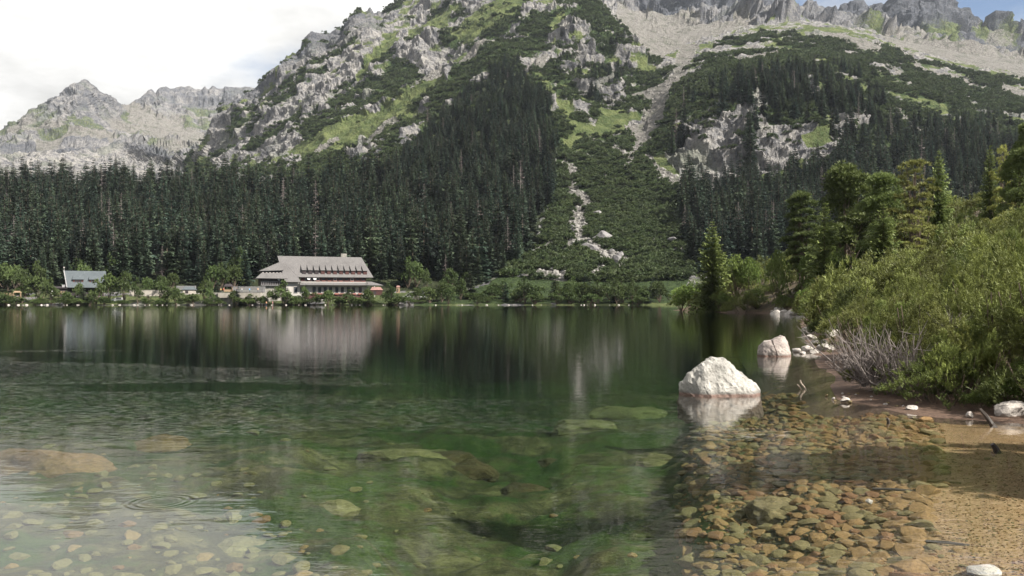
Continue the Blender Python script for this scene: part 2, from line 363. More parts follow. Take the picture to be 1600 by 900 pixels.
SCREE = [strip([(884, 258), (890, 285), (902, 305), (912, 322), (905, 340), (900, 366), (925, 388), (950, 404), (966, 420)], [13, 9, 20, 13, 24, 18, 14, 20, 12]), strip([(1078, 68), (1060, 118), (1038, 150), (1018, 190), (1000, 225), (984, 256)], [30, 14, 18, 20, 14, 10]), [(1062, 118), (1040, 130), (1003, 142), (1005, 155), (1015, 165), (1000, 190), (975, 195), (985, 215), (990, 228), (978, 245), (975, 258), (985, 255), (1000, 232), (1012, 215), (1030, 170), (1050, 140)],
         strip([(918, 214), (950, 228), (984, 247)], 9), strip([(1011, 240), (1030, 270), (1064, 288), (1085, 297)], [7, 14, 12, 6]), strip([(984, 258), (950, 272), (940, 285), (932, 298)], 3),
         [(881, 240), (888, 240), (884, 256), (908, 264), (900, 272), (876, 262)], [(884, 296), (900, 300), (919, 301), (924, 317), (911, 325), (896, 312)], [(893, 330), (921, 345), (918, 352), (905, 372), (895, 368), (880, 352)],
         strip([(905, 372), (890, 385), (880, 396)], 12), [(805, 433), (836, 424), (868, 422), (890, 430), (886, 440), (840, 432)], [(922, 432), (925, 420), (940, 408), (945, 418), (930, 436)], [(955, 415), (960, 395), (975, 395), (985, 412), (965, 420)],
         [(1035, 382), (1040, 372), (1060, 372), (1058, 380)], strip([(1012, 380), (1022, 378)], 6), strip([(838, 392), (862, 380)], 6),
         [(957, 12), (1000, 18), (1100, 30), (1184, 34), (1150, 48), (1075, 66), (1040, 92), (1005, 95), (985, 62), (960, 30)], [(1360, 52), (1420, 60), (1540, 78), (1600, 94), (2100, 110), (2100, 165), (1600, 120), (1500, 98), (1400, 72)],
         strip([(547, 238), (585, 212), (619, 189)], [8, 7, 5]), strip([(486, 249), (510, 235), (533, 219)], 8), strip([(760, 62), (700, 108), (650, 128)], 10), strip([(1415, 80), (1440, 110), (1500, 125), (1560, 150)], 9), strip([(1560, 130), (1600, 150)], 16),
         strip([(1400, 165), (1420, 200), (1440, 215)], 14), strip([(1140, 95), (1220, 82)], 8), strip([(1285, 55), (1340, 66), (1380, 78)], 12), strip([(1380, 100), (1410, 122)], 8), strip([(855, 92), (842, 100)], 20),
         [(180, 160), (205, 158), (260, 190), (320, 210), (318, 232), (250, 215), (200, 190)], strip([(60, 235), (120, 205), (180, 215)], 16), strip([(1010, 146), (990, 150)], 8)]
ROCK = [[(1036, 238), (1059, 222), (1080, 208), (1119, 185), (1164, 178), (1198, 196), (1263, 200), (1288, 206), (1287, 248), (1253, 264), (1216, 268), (1190, 285), (1148, 300), (1100, 295), (1069, 280)],
        [(842, 60), (900, 40), (940, 70), (985, 110), (975, 170), (930, 175), (900, 140), (870, 110)], [(1252, 120), (1275, 120), (1290, 160), (1270, 175)], [(812, 95), (835, 90), (838, 118), (824, 130)], [(700, 195), (760, 190), (765, 232), (708, 228)], [(838, 205), (866, 205), (868, 245), (842, 240)],
        [(1300, 180), (1345, 170), (1350, 205), (1310, 210)], [(1155, 145), (1200, 140), (1195, 175), (1160, 178)], [(1240, 228), (1300, 222), (1300, 240), (1250, 245)], [(1130, 310), (1150, 306), (1152, 328), (1132, 330)], [(1050, 385), (1075, 385), (1078, 400), (1055, 402)], [(1150, 355), (1190, 352), (1190, 368), (1150, 368)]]
PINE = [[(900, 235), (975, 190), (990, 140), (1040, 120), (1060, 120), (1030, 180), (1000, 250), (960, 255)], [(868, 262), (900, 240), (960, 255), (1010, 250), (1060, 295), (1065, 345), (1080, 425), (1060, 475), (640, 475), (760, 445), (835, 395), (855, 330)], [(1000, 250), (1030, 180), (1060, 120), (1120, 70), (1190, 52), (1290, 60), (1380, 70), (1440, 95), (1600, 125), (2100, 170), (2100, 300), (1300, 280), (1040, 240)],
        [(560, 215), (640, 160), (700, 130), (760, 70), (880, 0), (940, 5), (1005, 80), (1055, 110), (1040, 128), (990, 140), (975, 190), (900, 235), (870, 260), (850, 190), (822, 118), (770, 108), (700, 180), (620, 260)],
        [(430, 262), (520, 235), (560, 215), (620, 250), (540, 295), (430, 295)], [(470, 200), (560, 140), (650, 115), (640, 145), (560, 195), (480, 235)], [(600, 130), (615, 100), (640, 95), (655, 115), (625, 132)], [(690, 70), (720, 40), (760, 35), (740, 60), (705, 75)], [(745, 45), (800, 8), (840, 0), (800, 40), (755, 60)]]
cF, cS, cG, cR, cP, cSp = (look(raster(x), b) for x, b in ((FOREST, 60), (SCREE, 1), (GRASS, 2), (ROCK, 1), (PINE, 1), (SPARSE, 4)))
cR = cR * np.where(us[:, None] < 1000, np.clip((fbm(TX / 30, TY / 30, TZ / 30, 4, 213) - .42) * 9, 0, 1), 1)
cF = np.clip((cF - .5 + .9 * (fbm(TX / 26, TY / 26, None, 3, 203) - .5)) * 5 + .5, 0, 1)
n_med = fbm(TX / 45, TY / 45, TZ / 45, 5, 21); n_big = fbm(TX / 160, TY / 160, TZ / 160, 4, 31)
massif = np.clip((LAYT - 5.0) * 2, 0, 1) * (us[:, None] < 870) * (us[:, None] > 290) * (LAYT < 8.4)
# on the open rock faces, patches of dwarf pine and grass on the ledges
alt = np.clip((TPY - 20) / 230, 0, 1)
patch = np.clip((n_med - .625 + .08 * alt) * 12, 0, 1) * massif * (cP < .5)
gpatch = np.clip((fbm(TX / 28, TY / 28, TZ / 28, 4, 47) - .555) * 10, 0, 1) * massif * (1 - patch)
pine_open = np.clip((fbm(TX / 38, TY / 38, TZ / 38, 5, 77) - .36) * 9, 0, 1)
fan = ((us[:, None] > 640) & (us[:, None] < 1090) & (LAYT < 5))
pine_d = np.clip(cP * np.where(fan, 1.0, pine_open) + patch, 0, 1) * (1 - np.clip(cS * 1.3, 0, 1)) * (1 - cG * .92) * (1 - np.clip(cR * 1.2, 0, 1) * .88)
forest_d = cF * (1 - cS) * (1 - cG)
sparse_d = cSp * (1 - cS * .95) * (1 - cG * .95)
far = LAYT > 8.6
farL = far & (us[:, None] < 420)
fargreen = np.where(far & (us[:, None] > 900), 1.3 * np.clip((n_med - .40) * 7, 0, 1) * np.clip((TPY - 36) / 15, 0, 1), 0) + np.where(farL, np.clip((n_med - .40) * 8, 0, 1) * np.clip((TPY - 140) / 40, 0, 1), 0)
farscree = np.where(farL, np.clip((fbm(TX / 120, TY / 120, TZ / 200, 4, 5) - .47) * 8, 0, 1) * np.clip((TPY - 170) / 30, 0, 1), 0)
farscree = np.where(far & (us[:, None] > 900), np.clip((TPY - 35) / 15, 0, 1) * np.clip((fbm(TX / 70, TY / 70, TZ / 70, 4, 231) - .46) * 6, .0, 1) * .7, farscree)
shore = np.clip((1.5 - LAYT) * 2, 0, 1) * np.clip((fbm(TX / 9, TY / 9, None, 4, 171) - .36) * 6, .1, 1)
turf = np.clip((fbm(TX / 24, TY / 24, TZ / 24, 4, 241) - .42) * 7, 0, 1) * (us[:, None] > 870) * (LAYT < 8.8) * .8 * (1 - cS) * (1 - cR)
grass = np.clip(cG + turf + gpatch * .62 + fargreen * .5 + shore, 0, 1)
scree = np.clip(cS + farscree * .8, 0, 1) * (1 - shore)
rocky = np.clip(1 - np.maximum.reduce([pine_d, forest_d, grass * .85, scree]), 0, 1)
# ---------------- relief on the slopes, along the surface normal
gx = np.gradient(TX, axis=0), np.gradient(TY, axis=0), np.gradient(TZ, axis=0); gy = np.gradient(TX, axis=1), np.gradient(TY, axis=1), np.gradient(TZ, axis=1)
NX = gx[1] * gy[2] - gx[2] * gy[1]; NY = gx[2] * gy[0] - gx[0] * gy[2]; NZ = gx[0] * gy[1] - gx[1] * gy[0]
nl = np.sqrt(NX**2 + NY**2 + NZ**2) + 1e-9; NX, NY, NZ = NX / nl, NY / nl, NZ / nl
sk = TX * .55 + TZ * .5            # ribs and gullies lean with the strata
r1 = ridged(sk / 150, TY / 190, TZ / 260, 5, 61) - .45
r2 = ridged(sk / 42, TY / 52, TZ / 60, 5, 71) - .45
r3 = ridged(TX / 16 + TZ / 30, TY / 16, TZ / 13, 4, 81, .6) - .45
edge = np.clip(LAYT - 1.2, 0, 1)
crest = 1 - .93 * np.exp(-((LAYT - 8) / .16) ** 2) - .95 * np.exp(-((LAYT - 11) / .16) ** 2)
mountain = np.clip((LAYT - 4.8) * 1.5, 0, 1)
cliff = np.clip(cR * 1.2, 0, 1)
darkrock_and_shade = np.clip((LAYT - 9.85) * 4, 0, 1) * (us[:, None] > 1000) * (.72 + .28 * np.clip((n_med - .4) * 6, 0, 1)) + np.clip((LAYT - 7.45) * 3, 0, 1) * (LAYT < 8.6) * (us[:, None] < 700) * .8 * np.clip((n_big - .3) * 5, 0, 1)  # darker far-right ridge rock; massif crest has cloud shade painted into its colour
darkrock_and_shade = darkrock_and_shade + (LAYT > 8.5) * (us[:, None] > 960) * .60 * np.clip((n_med - .30) * 6, .4, 1)
darkrock_and_shade = np.clip(darkrock_and_shade + (LAYT > 8.6) * (us[:, None] < 420) * (.30 + .45 * np.clip((n_med - .42) * 8, 0, 1)), 0, 1)
amp1 = 46 * mountain * (0.45 + .55 * rocky) * np.where(us[:, None] > 1010, np.where(far, 1.6, .25), 1) * np.where(far, 1.7, 1)
amp2 = np.where(mountain > 0, 21 * (.25 + .75 * rocky), 0) * np.where(far, 1.5, 1) * np.where((us[:, None] > 1010) & ~far, .5, 1) + 16 * cliff
amp3 = .9 + 6.5 * rocky + 4 * cliff + 1.5 * scree
amp3 = np.where(far, amp3 * .8, amp3)
disp = (amp1 * r1 + amp2 * r2) * crest + amp3 * r3 * edge
fz = np.clip((LAYT - .8) * 1.2, .0, 1)
TX2 = TX + NX * disp * fz; TY2 = TY + NY * disp * fz; TZ2 = TZ + NZ * disp * fz + (fbm(TX / 14, TY / 14, None, 3, 55) - .5) * 1.2 * np.clip(LAYT * 2, 0, 1)
nu, nr = TD.shape
idx = np.arange(nu * nr).reshape(nu, nr)
quads = np.stack([idx[:-1, :-1], idx[1:, :-1], idx[1:, 1:], idx[:-1, 1:]], -1).reshape(-1, 4)

def mat_mountain():
    t = NT('mountain_ground'); p = t.pos(); cv = t.attr('cover', 'Color'); c2 = t.attr('cover2', 'Color')
    sep = t.n('SeparateColor', None, Color=cv); sep2 = t.n('SeparateColor', None, Color=c2)
    nf = t.noise(p, .35, 6, .65); nm = t.noise(p, .06, 5, .6); nb = t.noise(p, .012, 4, .55)
    st = t.n('Mapping', Vector=p, Rotation=(0.3, 0.5, .2), Scale=(.09, .09, .022)); crack = t.noise(st, 1.0, 7, .7)
    rock = t.mix(t.rng(nm, .32, .68), (.115, .117, .127), (.275, .262, .250))
    rock = t.mix(t.rng(nf, .42, .72, 0, .8), rock, (.34, .32, .295))
    rock = t.mix(t.rng(crack, .38, .53, .85, 0), rock, (.075, .076, .085))
    rock = t.mix(t.rng(nb, .52, .7, 0, .45), rock, (.115, .135, .085))
    rock = t.mix(t.math('MULTIPLY', sep2.outputs[1], .88), rock, (.060, .066, .082))  # blue-grey for dark far rock and the crest's painted shade
    grass = t.mix(t.rng(nm, .3, .7), (.044, .066, .022), (.120, .142, .054))
    grass = t.mix(t.rng(nf, .5, .75, 0, .5), grass, (.16, .155, .085))
    scree = t.mix(t.rng(nf, .3, .7), (.105, .10, .093), (.235, .222, .205))
    scree = t.mix(t.rng(nm, .48, .66, 0, .65), scree, (.07, .078, .055))
    pine = t.mix(t.rng(nf, .3, .7), (.022, .038, .014), (.05, .075, .025))
    floor = t.mix(t.rng(nf, .3, .7), (.018, .026, .012), (.05, .06, .028))
    jit = t.math('MULTIPLY', t.math('SUBTRACT', nf, .5), 1.1)
    def m(v): return t.rng(t.math('ADD', v, jit), .32, .62)
    col = t.mix(m(sep.outputs[0]), rock, grass)
    col = t.mix(m(sep.outputs[2]), col, scree)
    col = t.mix(m(sep.outputs[1]), col, pine)
    col = t.mix(m(sep2.outputs[0]), col, floor)
    nrm = t.bump(t.math('ADD', nf, t.math('MULTIPLY', crack, 1.6)), 1.0, 5.0)
    return t.done(t.principled(col, .92, .15, nrm))
def terrain_mesh():
    me = bpy.data.meshes.new('mountains')
    V = np.stack([TX2, TY2, TZ2], -1).reshape(-1, 3).astype(np.float32)
    me.vertices.add(len(V)); me.vertices.foreach_set('co', V.ravel())
    me.loops.add(quads.size); me.loops.foreach_set('vertex_index', quads.ravel().astype(np.int32))
    me.polygons.add(len(quads)); me.polygons.foreach_set('loop_start', (np.arange(len(quads)) * 4).astype(np.int32))
    me.update(calc_edges=True)
    for nm, ch in (('cover', (grass, pine_d, scree)), ('cover2', (np.clip(forest_d + sparse_d * .3, 0, 1), darkrock_and_shade, rocky))):
        at = me.attributes.new(nm, 'FLOAT_COLOR', 'POINT')
        a = np.ones((nu * nr, 4), np.float32)
        for i in range(3): a[:, i] = ch[i].reshape(-1)
        at.data.foreach_set('color', a.ravel())
    me.materials.append(mat_mountain()); me.polygons.foreach_set('use_smooth', np.zeros(len(quads), bool))
    return me
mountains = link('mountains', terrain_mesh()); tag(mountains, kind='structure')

def sample_cells(dens, lay_lo=0, lay_hi=99, seed=1):
    """random points on the terrain, dens per square metre on the vertices -> positions, unit picture size"""
    r = np.random.default_rng(seed)
    a = np.abs((TX2[1:, :-1] - TX2[:-1, :-1]) * (TY2[:-1, 1:] - TY2[:-1, :-1]))
    dm = dens[:-1, :-1] * ((LAYT[:-1, :-1] >= lay_lo) & (LAYT[:-1, :-1] < lay_hi))
    k = r.poisson(a * dm)
    ii, jj = np.nonzero(k); rep = k[ii, jj]; ii = np.repeat(ii, rep); jj = np.repeat(jj, rep)
    u, v = r.random(len(ii)), r.random(len(ii))
    def b(A): return A[ii, jj] * (1 - u) * (1 - v) + A[ii + 1, jj] * u * (1 - v) + A[ii, jj + 1] * (1 - u) * v + A[ii + 1, jj + 1] * u * v
    return np.stack([b(TX2), b(TY2), b(TZ2)], 1)
def ground_far(px, d):
    i = int(np.argmin(np.abs(us - px))); return float(np.interp(d, TY2[i], TZ2[i]))

# ================================================================== LAKE BED, RIGHT BANK, WATER
SH = [(-40, 9.5), (4, 9), (10, 8.6), (13.7, 8.3), (14.6, 6.9), (17, 6.5), (25, 9), (32.5, 11.4), (46.8, 16), (83, 28), (105, 36.5), (121, 38), (130, 32.5), (157, 29.5), (175, 34), (200, 60), (300, 150), (400, 160)]
def shore_x(d): return np.interp(d, [a for a, b in SH], [b for a, b in SH])
def bank_z(x, y):
    w = (fbm(x / 3.0, y / 3.0, None, 3, 91) - .5)
    t = x - shore_x(y) + w * np.clip(y / 40, .35, 2.0)
    z = np.where(t < 0, t * .35, np.where(t < 1.6, .05 * t, .08 + np.where(t < 32, .42 * (t - 1.6), .42 * 30.4 + .25 * (t - 32))))
    z = np.where(z > 16, 16 + (z - 16) * .7, z)
    return z + np.clip(t - 1, 0, 3) * .5 * (fbm(x / 6, y / 6, None, 4, 95) - .5)
DEP = [(1600, 900, .07), (1400, 900, .13), (1200, 900, .28), (1100, 900, .45), (900, 900, .8), (700, 900, .85), (500, 900, .7), (300, 900, .5), (0, 900, .45), (1600, 750, .05), (1450, 750, .1), (1300, 750, .2), (1150, 750, .45), (1000, 750, 1.05), (800, 750, 1.5), (690, 720, 1.5), (500, 750, .9), (200, 750, .75), (0, 700, .8),
       (1600, 668, .03), (1400, 662, .05), (1250, 660, .2), (1150, 650, .45), (1000, 650, 1.2), (800, 650, 1.5), (600, 650, 1.2), (400, 650, 1.0), (100, 650, 1), (0, 600, 1.2), (1250, 620, .25), (1150, 620, .55), (1000, 600, 1.3), (800, 600, 1.5), (400, 600, 1.1), (1250, 570, .5), (1150, 560, 1.2), (1000, 560, 1.6), (600, 560, 1.5), (0, 560, 1.3), (1200, 500, 2), (1100, 500, 4), (800, 500, 5), (400, 500, 5), (0, 500, 4), (800, 535, 2.2), (400, 535, 2.0), (1000, 535, 2.2), (100, 535, 1.8)]
def bed_z(x, y):
    yy = np.maximum(y, 2.5); px = CX + x / yy * FPX; py = HY + CAMZ / yy * FPX
    num = np.zeros_like(x); den = np.zeros_like(x); py_ = HY + 432 * np.clip((py - HY) / 432, 0, 1.4) ** .7
    for a, b, h in DEP:
        b_ = HY + 432 * ((b - HY) / 432) ** .7
        w = 1 / (((np.clip(px, -300, 1900) - a) / 150) ** 2 + ((py_ - b_) / 70) ** 2 + .08) ** 2
        num = num + w * h; den = den + w
    h = num / den
    lump = (fbm(x / 1.6, y / 1.6, None, 4, 101) - .5) * .55 * np.clip(h, 0, 1.2) + (fbm(x / .35, y / .35, None, 3, 111) - .5) * .10 * np.clip(h * 2, .08, 1)
    return -np.maximum(h - lump, -.05)
def grid_mesh(name, uu, dd, zf, mat, extra=None, flip=False):
    D, U = np.meshgrid(dd, uu); X = (U - CX) / FPX * np.maximum(D, 3.0) if extra is None else extra(U, D); Y = D; Z = zf(X, Y)
    a, b = X.shape; ix = np.arange(a * b).reshape(a, b)
    g = Geo(); g.quads(np.stack([X, Y, Z], -1).reshape(-1, 3), np.stack([ix[:-1, :-1], ix[1:, :-1], ix[1:, 1:], ix[:-1, 1:]], -1).reshape(-1, 4))
    return g.mesh(name, mat, True)
def mat_bed():
    t = NT('lake_bed'); p = t.pos(); s = t.n('SeparateXYZ', None, Vector=p)
    fine = t.noise(p, 26, 5, .7); med = t.noise(p, 3.2, 5, .6); big = t.noise(p, .55, 5, .55)
    v = t.n('TexVoronoi', 0, p_feature='F1', Vector=p, Scale=34.0)
    vc = t.n('TexVoronoi', 1, p_feature='F1', Vector=p, Scale=34.0)
    grit = t.n('SeparateColor', None, Color=vc).outputs[0]
    sand = t.mix(t.rng(grit, 0, 1, 0, 1, False), (.135, .083, .045), (.27, .185, .108)); sand = t.mix(t.rng(v, .55, 1.0, 0, .3), sand, (.09, .06, .032))
    sand = t.mix(t.rng(med, .45, .7, 0, .4), sand, (.20, .115, .055))
    sed = t.mix(t.rng(med, .3, .7), (.018, .016, .009), (.10, .080, .042)); sed = t.mix(t.rng(fine, .45, .7, 0, .55), sed, (.16, .125, .065))
    alg = t.mix(t.rng(fine, .3, .7), (.008, .020, .005), (.042, .066, .015)); alg = t.mix(t.rng(med, .5, .75, 0, .6), alg, (.06, .072, .022))
    dep = t.math('MULTIPLY', s.outputs[2], -1.0)
    deep = t.rng(t.math('ADD', dep, t.math('MULTIPLY', t.math('SUBTRACT', med, .5), .35)), .11, .24)
    pat = t.noise(p, 1.15, 6, .65); sed = t.mix(t.rng(pat, .40, .52, .8, 0), sed, (.030, .026, .014)); sed = t.mix(t.rng(pat, .56, .68, 0, .7), sed, (.165, .13, .07))
    col = t.mix(deep, sand, sed)
    grow = t.math('ADD', big, t.math('MULTIPLY', t.math('SUBTRACT', med, .5), .45))
    am = t.math('MULTIPLY', t.rng(grow, .45, .60, 0, .9), t.rng(dep, .25, .55))
    col = t.mix(am, col, alg)
    nrm = t.bump(t.math('ADD', fine, t.math('MULTIPLY', v, -.6)), .5, .02)
    return t.done(t.principled(col, .9, .1, nrm))
bed_u = np.arange(-420, 2030, 3.5); bed_d = np.concatenate([[-40, -12, 0], np.geomspace(3.6, 60, 250), np.geomspace(62, 420, 40)])
lake_bed = link('lake_bed', grid_mesh('lake_bed', bed_u, bed_d, bed_z, mat_bed(), lambda U, D: (U - CX) / FPX * np.maximum(D, 22) * np.where(D < 22, np.maximum(D, 4.5) / 22, 1))); tag(lake_bed, kind='structure')
def mat_bank():
    t = NT('bank_soil'); p = t.pos(); n = t.noise(p, 1.2, 5, .6); f = t.noise(p, 14, 5, .65); z = t.n('SeparateXYZ', None, Vector=p).outputs[2]
    soil = t.mix(t.rng(n, .3, .7), (.05, .04, .025), (.11, .08, .05)); soil = t.mix(t.rng(f, .5, .7, 0, .5), soil, (.05, .065, .02))
    sand = t.mix(t.rng(f, .3, .7), (.05, .031, .022), (.105, .066, .046))
    col = t.mix(t.rng(z, .10, .3), sand, soil)
    return t.done(t.principled(col, .8, .3, t.bump(f, .5, .05)))
bk_u = np.arange(-3, 130, .6)
right_bank = link('right_bank', grid_mesh('right_bank', bk_u, np.concatenate([np.arange(-38, 4, 3.), np.geomspace(4, 330, 190)]), bank_z, mat_bank(),
                  lambda U, D: shore_x(D) + U * np.clip(D / 40, .35, 1.6))); tag(right_bank, kind='structure')

def mat_water():
    t = NT('lake_water'); p = t.pos(); s = t.n('SeparateXYZ', None, Vector=p)
    # small ripples everywhere, finer chop in ruffled patches blown by the wind
    st = t.n('Mapping', Vector=p, Scale=(.045, .115, 1)); patchn = t.noise(st, 1.0, 4, .55)
    bias = t.rng(s.outputs[0], -16, 8, .16, -.16, False); bias = t.math('ADD', bias, t.rng(s.outputs[1], 9, 13, -.3, 0))
    bias = t.math('ADD', bias, t.rng(s.outputs[1], 22, 40, 0, -.35))
    ruffle = t.rng(t.math('ADD', patchn, bias), .46, .60)
    w1 = t.noise(t.n('Mapping', Vector=p, Scale=(.9, 1.7, 1)), 1.1, 3, .5)
    w2 = t.noise(t.n('Mapping', Vector=p, Scale=(3.2, 6.0, 1)), 1.0, 3, .55)
    w3 = t.math('MAXIMUM', t.math('SUBTRACT', t.noise(t.n('Mapping', Vector=p, Scale=(4.2, 9, 1)), 1.0, 2, .6), .53), 0.0)
    # ring spreading from a raindrop or fish
    c = G(253, 784); dx = t.math('SUBTRACT', s.outputs[0], c.x); dy = t.math('SUBTRACT', s.outputs[1], c.y)
    r = t.math('SQRT', t.math('ADD', t.math('MULTIPLY', dx, dx), t.math('MULTIPLY', dy, dy)))
    ring = t.math('MULTIPLY', t.math('SINE', t.math('MULTIPLY', r, 75.0)), t.math('MULTIPLY', t.rng(r, .10, .25), t.rng(r, .30, .40, 1, 0)))
    h = t.math('ADD', t.math('MULTIPLY', w1, .0056), t.math('MULTIPLY', w2, .0024))
    h = t.math('ADD', h, t.math('MULTIPLY', t.math('MULTIPLY', w3, ruffle), .14))
    h = t.math('ADD', h, t.math('MULTIPLY', ring, .0013))
    nrm = t.bump(h, 1.0, 1.0)
    # light does not bend at this thin interface, so from below it meets the same index as from above
    back = t.n('NewGeometry', None).outputs['Backfacing']; ior = t.math('ADD', 1.333, t.math('MULTIPLY', back, .7502 - 1.333))
    fr = t.n('Fresnel', IOR=ior, Normal=nrm)
    gl = t.n('BsdfGlossy', Color=(1, 1, 1, 1), Roughness=.015, Normal=nrm)
    tr = t.n('BsdfTransparent', Color=(.97, .99, .975, 1))
    surf = t.n('MixShader', i0=fr, i1=tr, i2=gl)
    ab = t.n('VolumeAbsorption', Color=(.56, .74, .60, 1), Density=.24)
    t.t.links.new(ab, t.out.inputs['Volume'])
    return t.done(surf)
g = Geo(); x0, x1, y0, y1 = -420, 420, -45, 312
g.quads([(x0, y0, -14), (x1, y0, -14), (x1, y1, -14), (x0, y1, -14), (x0, y0, 0), (x1, y0, 0), (x1, y1, 0), (x0, y1, 0)],
        [[3, 2, 1, 0], [4, 5, 6, 7], [0, 1, 5, 4], [1, 2, 6, 5], [2, 3, 7, 6], [3, 0, 4, 7]])
water = g.obj('lake_water', mat_water()); tag(water, kind='structure')

# haze: thin mountain air around everything
def mat_haze():
    t = NT('haze_air'); t.t.links.new(t.n('VolumePrincipled', Color=(.80, .88, 1.0, 1), Density=.000032, Anisotropy=.2), t.out.inputs['Volume']); return t.m
g = Geo(); g.box((0, 1900, 490), (6400, 4200, 1020)); haze = g.obj('haze', mat_haze()); tag(haze, 'thin pale blue mountain air over the lake and slopes', 'haze', kind='stuff')

# ================================================================== PLANTS
M_SPRUCE = foliage('spruce_needles', (.0045, .0125, .0110), (.036, .060, .044), (.07, .085, .035), .45, .12, spread=.6)
M_SPRUCE_DEAD = foliage('dead_spruce_twigs', (.09, .075, .075), (.19, .16, .155), (.16, .12, .11), .3, .1)
M_SPRUCE_NEAR = foliage('sunny_spruce_needles', (.030, .056, .018), (.22, .27, .085), (.10, .09, .03), .15, .2)
M_STONEPINE = foliage('stone_pine_needles', (.028, .055, .018), (.17, .215, .065), (.13, .11, .03), .15, .2, .9)
M_GOLDPINE = foliage('pale_pine_needles', (.11, .13, .036), (.36, .37, .115), (.18, .16, .06), .15, .25, .9)
M_MUGO = foliage('mountain_pine_needles', (.020, .038, .011), (.175, .215, .055), (.19, .16, .05), .35, .22, 1.2, spread=.40)
M_MUGO_FAR = foliage('dwarf_pine_needles', (.012, .026, .011), (.066, .095, .034), (.085, .09, .03), .25, .15)
M_LEAF = foliage('broad_leaves', (.035, .060, .014), (.19, .27, .065), (.16, .17, .06), .3, .35, 1.2)
M_LEAF_FAR = foliage('shore_leaves', (.022, .040, .013), (.085, .125, .040), (.10, .12, .04), .35, .3, 1.0)
M_BARK = plain('bark', (.11, .085, .065), .9, .4, 6.0)
M_BARK_GREY = plain('grey_dead_wood', (.19, .165, .155), .85, .3, 9.0)

def unit(v): return v / (np.linalg.norm(v, axis=-1, keepdims=True) + 1e-9)
def rot_about(base_dir, k, spread, r):
    """k directions round each base direction at an angle of about spread"""
    b = unit(base_dir); ref = np.where(np.abs(b[..., 2:3]) > .9, np.array([1., 0, 0]), np.array([0, 0, 1.]))
    a = unit(np.cross(b, ref)); c = np.cross(b, a)
    th = r.random(b.shape[:-1] + (k,)) * 2 * np.pi; sp = spread * (.6 + .8 * r.random(th.shape))
    return b[..., None, :] * np.cos(sp)[..., None] + (a[..., None, :] * np.cos(th)[..., None] + c[..., None, :] * np.sin(th)[..., None]) * np.sin(sp)[..., None]
def spikes(g, p, d, ln, wd, r, tone):
    """thin triangles from p along d"""
    p = p.reshape(-1, 3); d = unit(d.reshape(-1, 3)); n = len(p)
    ln = np.broadcast_to(ln, (n,)); wd = np.broadcast_to(wd, (n,))
    side = unit(np.cross(d, r.normal(size=(n, 3)))) * wd[:, None] / 2
    v = np.stack([p - side, p + side, p + d * ln[:, None]], 1)
    g.tris(v.reshape(-1, 3), np.arange(3 * n).reshape(-1, 3), np.broadcast_to(tone, (n,)))

def spruce(seed, h, r0, whorls, nb, seg, mat, gap=.08, droop=.35, dead=False, name='spruce'):
    """-> trunk mesh, crown mesh"""
    r = np.random.default_rng(seed); g = Geo()
    t = np.sort(gap + (1 - gap) * (np.arange(whorls) + r.random(whorls) * .7) / whorls); t = np.clip(t, 0, .985)
    W = np.repeat(t, nb); n = len(W)
    az = r.random(n) * 2 * np.pi
    prof = (1 - W) ** .82 * np.clip((W - gap) / .10 + .55, 0, 1)
    L = r0 * prof * (.62 + .6 * r.random(n)) + .02 * h * (.4 + .6 * r.random(n))
    lump = .78 + .44 * vnoise(az * 1.3 + seed, W * 9, None, seed); L *= lump
    rad = np.stack([np.cos(az), np.sin(az), np.zeros(n)], 1); sd_ = np.stack([-np.sin(az), np.cos(az), np.zeros(n)], 1)
    s = (np.arange(seg) + .6) / seg
    rise = (.35 * W - droop * (1 - W) - .05)[:, None]
    zc = rise * s[None] * L[:, None] - (.28 * L)[:, None] * np.sin(s * np.pi * .75)[None] + .14 * L[:, None] * s[None] ** 3
    p = rad[:, None] * (s[None] * L[:, None])[..., None]; p[..., 2] = (W * h)[:, None] + zc
    wl = (L * (.50 if seg < 6 else .36))[:, None] * (1.25 - .75 * s)[None] * (.7 + .6 * r.random((n, seg))) + .012 * h * .4
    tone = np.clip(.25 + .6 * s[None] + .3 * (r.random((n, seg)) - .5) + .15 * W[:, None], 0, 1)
    for sg in (-1, 1):
        out = rad[:, None] * .75 + sd_[:, None] * sg * .85 + np.array([0, 0, -.38]) + .35 * r.normal(size=(n, seg, 3))
        tip = p + unit(out) * wl[..., None]
        step = rad[:, None] * (L / seg * (1.0 if seg < 6 else 1.1))[:, None, None]
        v = np.stack([p - step * .75, p + step * .75, tip], 2)
        m = n * seg
        if dead: keep = r.random(m) > .45
        else: keep = np.ones(m, bool)
        v = v.reshape(m, 3, 3)[keep]
        g.tris(v.reshape(-1, 3), np.arange(3 * len(v)).reshape(-1, 3), tone.reshape(-1)[keep])
    # leader
    spikes(g, np.array([[0, 0, h * .95]] * 5), np.array([[0, 0, 1.]] * 5) + .12 * r.normal(size=(5, 3)), h * .055, h * .008, r, .7)
    b = Geo(); z = np.linspace(-.03, .97, 7) * h
    wob = np.cumsum(r.normal(size=(7, 2)) * .006 * h, 0) * .3
    b.tube(np.stack([wob[:, 0], wob[:, 1], z], 1), np.linspace(.012, .0015, 7) * h, 6)
    return b.mesh('trunk', M_BARK_GREY if dead else M_BARK), g.mesh('crown', mat)

